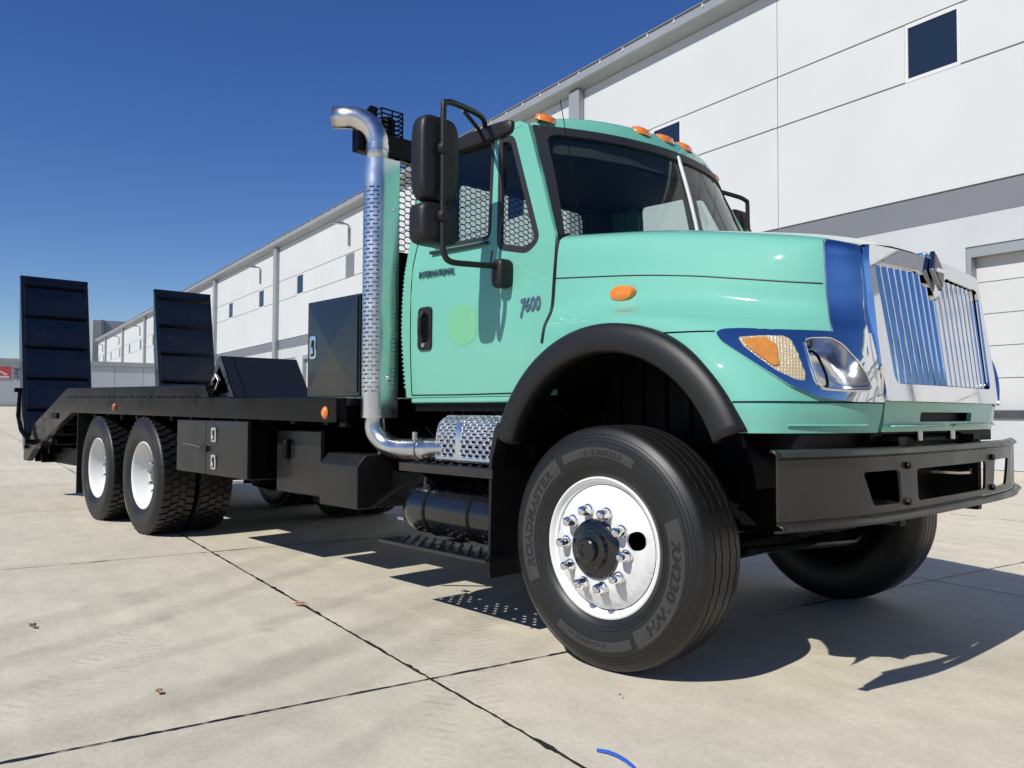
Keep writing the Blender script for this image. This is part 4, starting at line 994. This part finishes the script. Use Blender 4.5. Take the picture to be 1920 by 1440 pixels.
obj('end_frame', panel(tri, [[(-4.11, z0+.03), (-3.74, z0+.03), (ap_[0], ap_[1]-.07)]], lambda x, z: (x, -1.205, z), .5, .012), BLACK, wc, smooth=0)
obj('lifting_loop', G().tube([(-4.0, -1.2, z0+.06), (-3.95, -1.25, z0+.13), (-3.86, -1.26, z0+.17), (-3.83, -1.25, z0+.13), (-3.90, -1.24, z0+.07), (-4.0, -1.23, z0+.03)], .011, 8), STEEL, wc)
# deck toolbox with cross-broken door
zt = zb(-2.5)
def xbrk(x, z):
    a = (x+2.40)/.31; b = (z-1.535)/.30; return -1.105-.012*(1-max(abs(a), abs(b)))
tb = obj('deck_toolbox', G().box(-2.73, -2.07, -1.098, -.45, zt+.005, 1.862), BLACK, T, smooth=0, bevel=.006)
dg_ = G(); q = [(-2.712, zt+.03), (-2.088, zt+.03), (-2.088, 1.845), (-2.712, 1.845)]; cxy = (-2.40, 1.535)
dg_.add([(x, -1.106, z) for x, z in q]+[(cxy[0], -1.120, cxy[1])]+[(x, -1.097, z) for x, z in q], [(0, 1, 4), (1, 2, 4), (2, 3, 4), (3, 0, 4), (0, 5, 6, 1), (1, 6, 7, 2), (2, 7, 8, 3), (3, 8, 5, 0)])
obj('toolbox_door', dg_, BLACK, tb, smooth=0)
def latch(x, y, z, parent, w=.07, hgt=.14):
    o = rounded([(x-w/2, z-hgt/2), (x+w/2, z-hgt/2), (x+w/2, z+hgt/2), (x-w/2, z+hgt/2)], .02, 3)
    i_ = rounded([(x-w*.3, z-hgt*.36), (x+w*.3, z-hgt*.36), (x+w*.3, z+hgt*.3), (x-w*.3, z+hgt*.3)], .012, 3)
    l_ = obj('latch', panel(o, [i_], lambda a, b: (a, y-.012, b), .1, .012), CHROME, parent, bevel=.003)
    obj('latch_pocket', G().box(x-w*.32, x+w*.32, y-.004, y-.001, z-hgt*.38, z+hgt*.32), SATIN, parent)
    obj('latch_tongue', G().box(x-w*.2, x+w*.12, y-.018, y-.004, z-hgt*.28, z+hgt*.02), CHROME, parent, bevel=.003)
latch(-2.63, -1.106, 1.548, tb, .08, .16)
# underbody toolbox, battery boxes
ub = obj('side_toolbox', G().box(-4.56, -3.222, -1.275, -.62, .622, 1.046), SATIN, T, smooth=0, bevel=.006)
BOXD = mat('satin door steel', (.012, .0115, .011), .40, spec=.35, coat=.1, var=(4, .12), rvar=(5, .08))
obj('toolbox_door', G().box(-4.555, -3.966, -1.290, -1.276, .628, 1.040), BOXD, ub, smooth=0, bevel=.003)
obj('toolbox_door', G().box(-3.958, -3.230, -1.290, -1.276, .628, 1.040), BOXD, ub, smooth=0, bevel=.003)
latch(-3.80, -1.290, .935, ub, .085, .115); latch(-3.80, -1.290, .728, ub, .085, .115)
obj('hasp', G().box(-4.03, -3.91, -1.315, -1.29, .80, .845), PLASTIC, ub, bevel=.005)
obj('wire', G().tube([(-4.0, -1.305, .828), (-4.2, -1.30, .845), (-4.40, -1.298, .852)], .003, 5), STEEL, ub)
bb = obj('step_box', G().box(-3.14, -2.50, -1.10, -.55, .545, .99), SATIN, T, smooth=0, bevel=.008)
obj('step_box_lid', G().box(-3.13, -2.51, -1.112, -1.101, .555, .98), BOXD, bb, smooth=0, bevel=.003)
obj('rubber_boot', rbox(-2.95, -1.13, .85, .03, .03, .07, .7), DARK, bb, smooth=60)
cpx = [(-1.25, .535), (-1.25, .79), (-1.19, .855), (-.60, .855), (-.60, .535)]
hb_ = obj('battery_box', G().prism(cpx, -2.28, -1.84, lambda y, z, x: (x, y, z)), BOXD, T, smooth=0, bevel=.006)
obj('battery_tray', G().box(-2.28, -1.35, -1.0, -.56, .60, .84), DARK, hb_, smooth=0)
for k in range(4): obj('stud', G().tube([(-1.98+k*.11, -1.0, .855), (-1.98+k*.11, -1.0, .885)], .010, 8), STEEL, hb_)
obj('strut_rod', G().tube([(-1.82, -1.16, .55), (-1.46, -1.05, .78)], .012, 8), SATIN, hb_)
# ---------------------------------------------------------------- steps, air tank
def step(name, x0, x1, y0, y1, z, m):
    nx, ny = int((x1-x0)/.0195), int((y1-y0)/.0195)
    g = G().grid(lambda a, b: (x0+(x1-x0)*a, y0+(y1-y0)*b, z), nx, ny, lambda i, j: not (i % 2 == 1 and j % 2 == 1 and (i//2+j//2) % 2 == 0 and 0 < j < ny-1 and not (10 < i % 16 < 16)))
    o = obj(name, g, m, T, smooth=0); md = o.modifiers.new('t', 'SOLIDIFY'); md.thickness = .005
    bp = G()
    for i in range(1, nx, 4):
        for j in range(2, ny-1, 2):
            x, y = x0+(x1-x0)*(i+.5+(j % 4))/nx, y0+(y1-y0)*(j+.5)/ny
            if x < x1-.02: bp.lathe([(.009, 0), (.008, .006), (.005, .008), (.0045, .004)], 7, fn=lambda p: (x+p[0], y+p[2], z+p[1]))
    obj('grip_stud', bp, m, o, kind='stuff')
    obj('step_lip', G().box(x0, x1, y0-.010, y0, z-(.045 if z > .6 else .014), z+.004), m, o, smooth=0, bevel=.004)
    return o
s1 = step('upper_step', -1.45, -.66, -1.215, -.97, .832, BLACK)
s2 = step('lower_step', -1.555, -.64, -1.275, -1.03, .400, BLACK)
for x in (-1.30, -.85):
    obj('step_bracket', G().prism([(-1.20, .785), (-.98, .785), (-.95, .70), (-1.05, .70)], x-.006, x+.006, lambda y, z, a: (a, y, z)), DARK, s1, smooth=0)
    obj('step_bracket', G().box(x-.02, x+.02, -1.16, -.6, .37, .394), DARK, s2, smooth=0)
tk = obj('air_tank', G().lathe([(0, -1.565), (.06, -1.56), (.115, -1.535), (.142, -1.48), (.147, -1.43), (.147, -.78), (.12, -.70), (0, -.68)], 40, fn=lambda p: (p[1], -1.02+p[0], .568+p[2])), BLACK, T)
for x in (-1.30, -.92): obj('tank_band', G().lathe([(.148, x-.012), (.151, x-.01), (.151, x+.01), (.148, x+.012)], 40, fn=lambda p: (p[1], -1.02+p[0], .568+p[2])), DARK, tk)
obj('drain_cock', G().tube([(-1.56, -1.10, .50), (-1.62, -1.10, .50)], .014, 8), STEEL, tk)
obj('tank_fitting', G().tube([(-1.40, -1.06, .78), (-1.36, -1.10, .735), (-1.33, -1.12, .70)], [.016, .014, .020], 8), STEEL, tk)
# ---------------------------------------------------------------- exhaust
SX, SY = -1.880, -1.105
pipe = [(SX, SY, 1.10), (SX, SY, 2.70), (SX, SY, 2.80)] + [(SX-.16+.16*math.cos(R(a)), SY-.0-.0*a, 2.80+.16*math.sin(R(a))) for a in range(10, 81, 10)]
ex = obj('exhaust_stack', G().tube([(SX, SY, 1.06), (SX, SY, 2.60)], .055, 24), STEEL, T)
el = [(SX, SY, 2.60), (SX, SY, 2.72), (SX, SY, 2.755)]
for a in range(8, 89, 8):
    r_ = .175; q_ = r_-r_*math.cos(R(a)); el.append((SX-q_*.70, SY-q_*.714, 2.755+r_*math.sin(R(a))))
e_ = el[-1]; el.append((e_[0]-.075, e_[1]-.077, e_[2]+.002)); 
eo = obj('stack_elbow', G().tube(el, [.066]*3+[.068]*(len(el)-3), 32, cap=False), STEEL, ex, smooth=60); eo.modifiers.new('t', 'SOLIDIFY').thickness = .004
obj('elbow_collar', G().lathe([(.067, 2.72), (.0705, 2.722), (.0705, 2.755), (.067, 2.757)], 32, fn=lambda p: (SX+p[0], SY+p[2], p[1])), STEEL, ex)
def shield(slots):
    # U section wrapped round the stack: arc on the outside, flat cheeks running inboard
    rr = .083; nz = 2*50
    prof = []
    for k in range(33):
        a = R(180+180*k/32); prof.append((SX+rr*math.cos(a), SY+rr*math.sin(a)))
    prof = [(SX-rr, SY+.11)]+prof+[(SX+rr, SY+.11)]
    z0, z1 = 1.078, 2.66
    g = G(); n = len(prof)-1
    pt = (2.50-1.235)/(nz/2); rows = [z0, 1.23]+[1.235+(i//2)*pt+(i % 2)*pt*.36 for i in range(nz+1)]+[2.505, z1]
    o = len(g.v)
    for x, y in prof:
        for z in rows: g.v.append((x, y, z))
    m = len(rows)
    for i in range(n):
        for j in range(m-1):
            row = j-2
            hole = 0 <= row < nz and row % 2 == 0 and 5 <= i <= 28 and ((i + (3 if (row//2) % 2 else 0)) % 6) < 4
            if not hole: g.f.append((o+i*m+j, o+(i+1)*m+j, o+(i+1)*m+j+1, o+i*m+j+1))
    return g
sh = obj('heat_shield', shield(True), ALU, ex, smooth=0); sh.modifiers.new('t', 'SOLIDIFY').thickness = .0025
obj('shield_bolt', G().lathe([(0, -.012), (.012, -.010), (.02, 0)], 12, fn=lambda p: (SX+.084-p[1], SY+.04+p[0], 1.32+p[2])), STEEL, ex)
obj('shield_bolt', G().lathe([(0, -.012), (.008, -.010), (.012, 0)], 12, fn=lambda p: (SX+.084-p[1], SY+.07+p[0], 2.35+p[2])), STEEL, ex)
lo = [(SX, SY, 1.10), (SX, SY, 1.04), (SX+.015, SY+.004, .985), (SX+.06, SY+.02, .935), (SX+.13, SY+.035, .905), (SX+.24, SY+.05, .895), (SX+.42, SY+.06, .90), (SX+.66, SY+.065, .91)]
lo = [tuple(cr_at(lo, i*.25)) for i in range(29)]
lp = obj('lower_pipe', G().tube(lo, .062, 28), STEEL, ex, smooth=60)
obj('pipe_clamp', G().lathe([(.066, -.012), (.069, -.010), (.069, .010), (.066, .012)], 28, fn=lambda p: (SX+.40+p[1], SY+.06+p[0], .90+p[2])), STEEL, lp)
obj('clamp_bolt', G().box(SX+.39, SX+.41, SY-.0, SY+.02, .955, 1.0), STEEL, lp)
# perforated muffler cover: rounded box section
def muffler():
    prof = [(-.70, 1.085), (-.98, 1.098), (-1.03, 1.088), (-1.07, 1.062), (-1.09, 1.02), (-1.098, .97), (-1.10, .90), (-1.10, .845)]
    P = [tuple(cr_at(prof, (i//2+(.36 if i % 2 else 0))*7/19)) for i in range(39)]
    x0, x1 = -1.30, -.66; nx = 70; g = G(); o = 0
    xs = [x0+(x1-x0)*i/nx for i in range(nx+1)]
    for i, x in enumerate(xs):
        e = max(0, 1-i/3.)**2*.025
        for y, z in P: g.v.append((x, y+e, z-e))
    m = len(P)
    for i in range(nx):
        for j in range(m-1):
            hole = j % 2 == 0 and j > 5 and j < 36 and 3 <= i and not 21 <= i <= 25 and ((i + (3 if (j//2) % 2 else 0)) % 6) < 4
            if not hole: g.f.append((i*m+j, (i+1)*m+j, (i+1)*m+j+1, i*m+j+1))
    g.add([(x0, -.70, .845), (x0, -1.075, .845), (x0, -1.07, .97), (x0, -1.02, 1.05), (x0, -.70, 1.06)], [(0, 1, 2, 3, 4)])
    return g
mc = obj('muffler_cover', muffler(), ALU, T, smooth=25)
mc.modifiers.new('t', 'SOLIDIFY').thickness = .003
obj('muffler', G().tube([(-1.28, -.88, .95), (-.6, -.88, .95)], .12, 24), DARK, mc)
# ---------------------------------------------------------------- headache rack
RX = -1.985
hr = obj('headache_rack', G().box(RX-.04, RX+.04, -1.20, 1.20, 2.725, 2.872), SATIN, T, smooth=0, bevel=.008)
for s in (-1, 1):
    obj('rack_post', G().box(RX-.04, RX+.04, min(s*1.0, s*1.07), max(s*1.0, s*1.07), 1.205, 2.723), SATIN, hr, smooth=0, bevel=.006)
    obj('rack_wing', G().prism([(s*1.04, 2.873), (s*1.19, 2.873), (s*1.19, 2.90), (s*1.09, 3.04), (s*1.04, 3.04)], RX-.012, RX+.0, lambda y, z, x: (x, y, z)), DARK, hr, smooth=0)
obj('rack_sill', G().box(RX-.04, RX+.04, -.998, .998, 1.205, 1.30), SATIN, hr, smooth=0)
obj('rack_plate', G().box(RX-.01, RX+.01, -.998, .998, 1.302, 2.14), DARK, hr, smooth=0)
def mesh_net(y0, y1, z0, z1, x, cw, ch, r):
    g = G(); nz = int((z1-z0)/ch); ny = int((y1-y0)/cw)
    for j in range(nz+1):
        z = z0+j*ch; sg = 1 if j % 2 == 0 else -1; pts = []
        for i in range(ny+1):
            y = y0+i*cw; f = cw*.25
            pts += [(y+f*.0, z+sg*ch*.5), (y+cw*.32, z+sg*ch*.5), (y+cw*.5, z-sg*ch*.5), (y+cw*.82, z-sg*ch*.5)]
        pts = [p for p in pts if p[0] <= y1]
        for (a, b), (c_, d) in zip(pts, pts[1:]):
            g.add([(x-r*.7, a, b-r), (x+r*.7, a, b+r), (x+r*.7, c_, d+r), (x-r*.7, c_, d-r), (x+.006, a, b-r), (x+.006, c_, d-r)], [(0, 1, 2, 3), (0, 4, 5, 3), (4, 1, 2, 5)])
    return g
obj('expanded_mesh', mesh_net(-.998, .998, 2.16, 2.72, RX, .092, .0195, .0034), DARK, hr, smooth=0, kind='stuff', fix=False)
for s in (-1, 1):
    cage = G(); y0 = s*.94
    for k in range(6):
        z = 2.885+k*.030; cage.tube([(RX-.06, y0-.08, z), (RX+.02, y0-.08, z), (RX+.02, y0+.08, z), (RX-.06, y0+.08, z)], .006, 5)
    for dy in (-.08, 0, .08): cage.tube([(RX+.02, y0+dy, 2.873), (RX+.02, y0+dy, 3.04)], .006, 5)
    obj('lamp_cage', cage, DARK, hr, kind='stuff'); obj('beacon', G().lathe([(0, 0), (.05, 0), (.05, .10), (.03, .13), (0, .135)], 16, fn=lambda p: (RX-.03+p[0], y0+p[2], 2.874+p[1])), DARK, hr)

# ---------------------------------------------------------------- hoses, wiring and small hardware
for k, (y, z, dz) in enumerate(((-.55, 1.05, .10), (-.48, .98, .14), (-.40, 1.02, .08))):
    P = [tuple(cr_at([(-1.74, y, z+.3), (-1.84, y-.03, z-dz), (-1.98, y+.02, z-dz*1.2), (-2.12, y, z-.02)], i*.25)) for i in range(13)]
    obj('air_hose', G().tube(P, .012, 6), PLASTIC, T)
for s in (-1, 1):
    obj('wiring_loom', G().tube([(x, s*(.50+.01*math.sin(x*5)), 1.0+.015*math.sin(x*7)) for x in [-2.2-.25*i for i in range(18)]], .014, 6), DARK, T)
obj('brake_hose', G().tube([tuple(cr_at([(-.1, -.62, 1.0), (-.05, -.72, .85), (.02, -.80, .66), (.0, -.86, .56)], i*.25)) for i in range(13)], .012, 6), PLASTIC, T)
obj('loop_hose', G().tube([tuple(cr_at([(.10, .55, .70), (.25, .30, .52), (.45, .05, .50), (.62, -.25, .62)], i*.25)) for i in range(13)], .010, 6), SATIN, T)
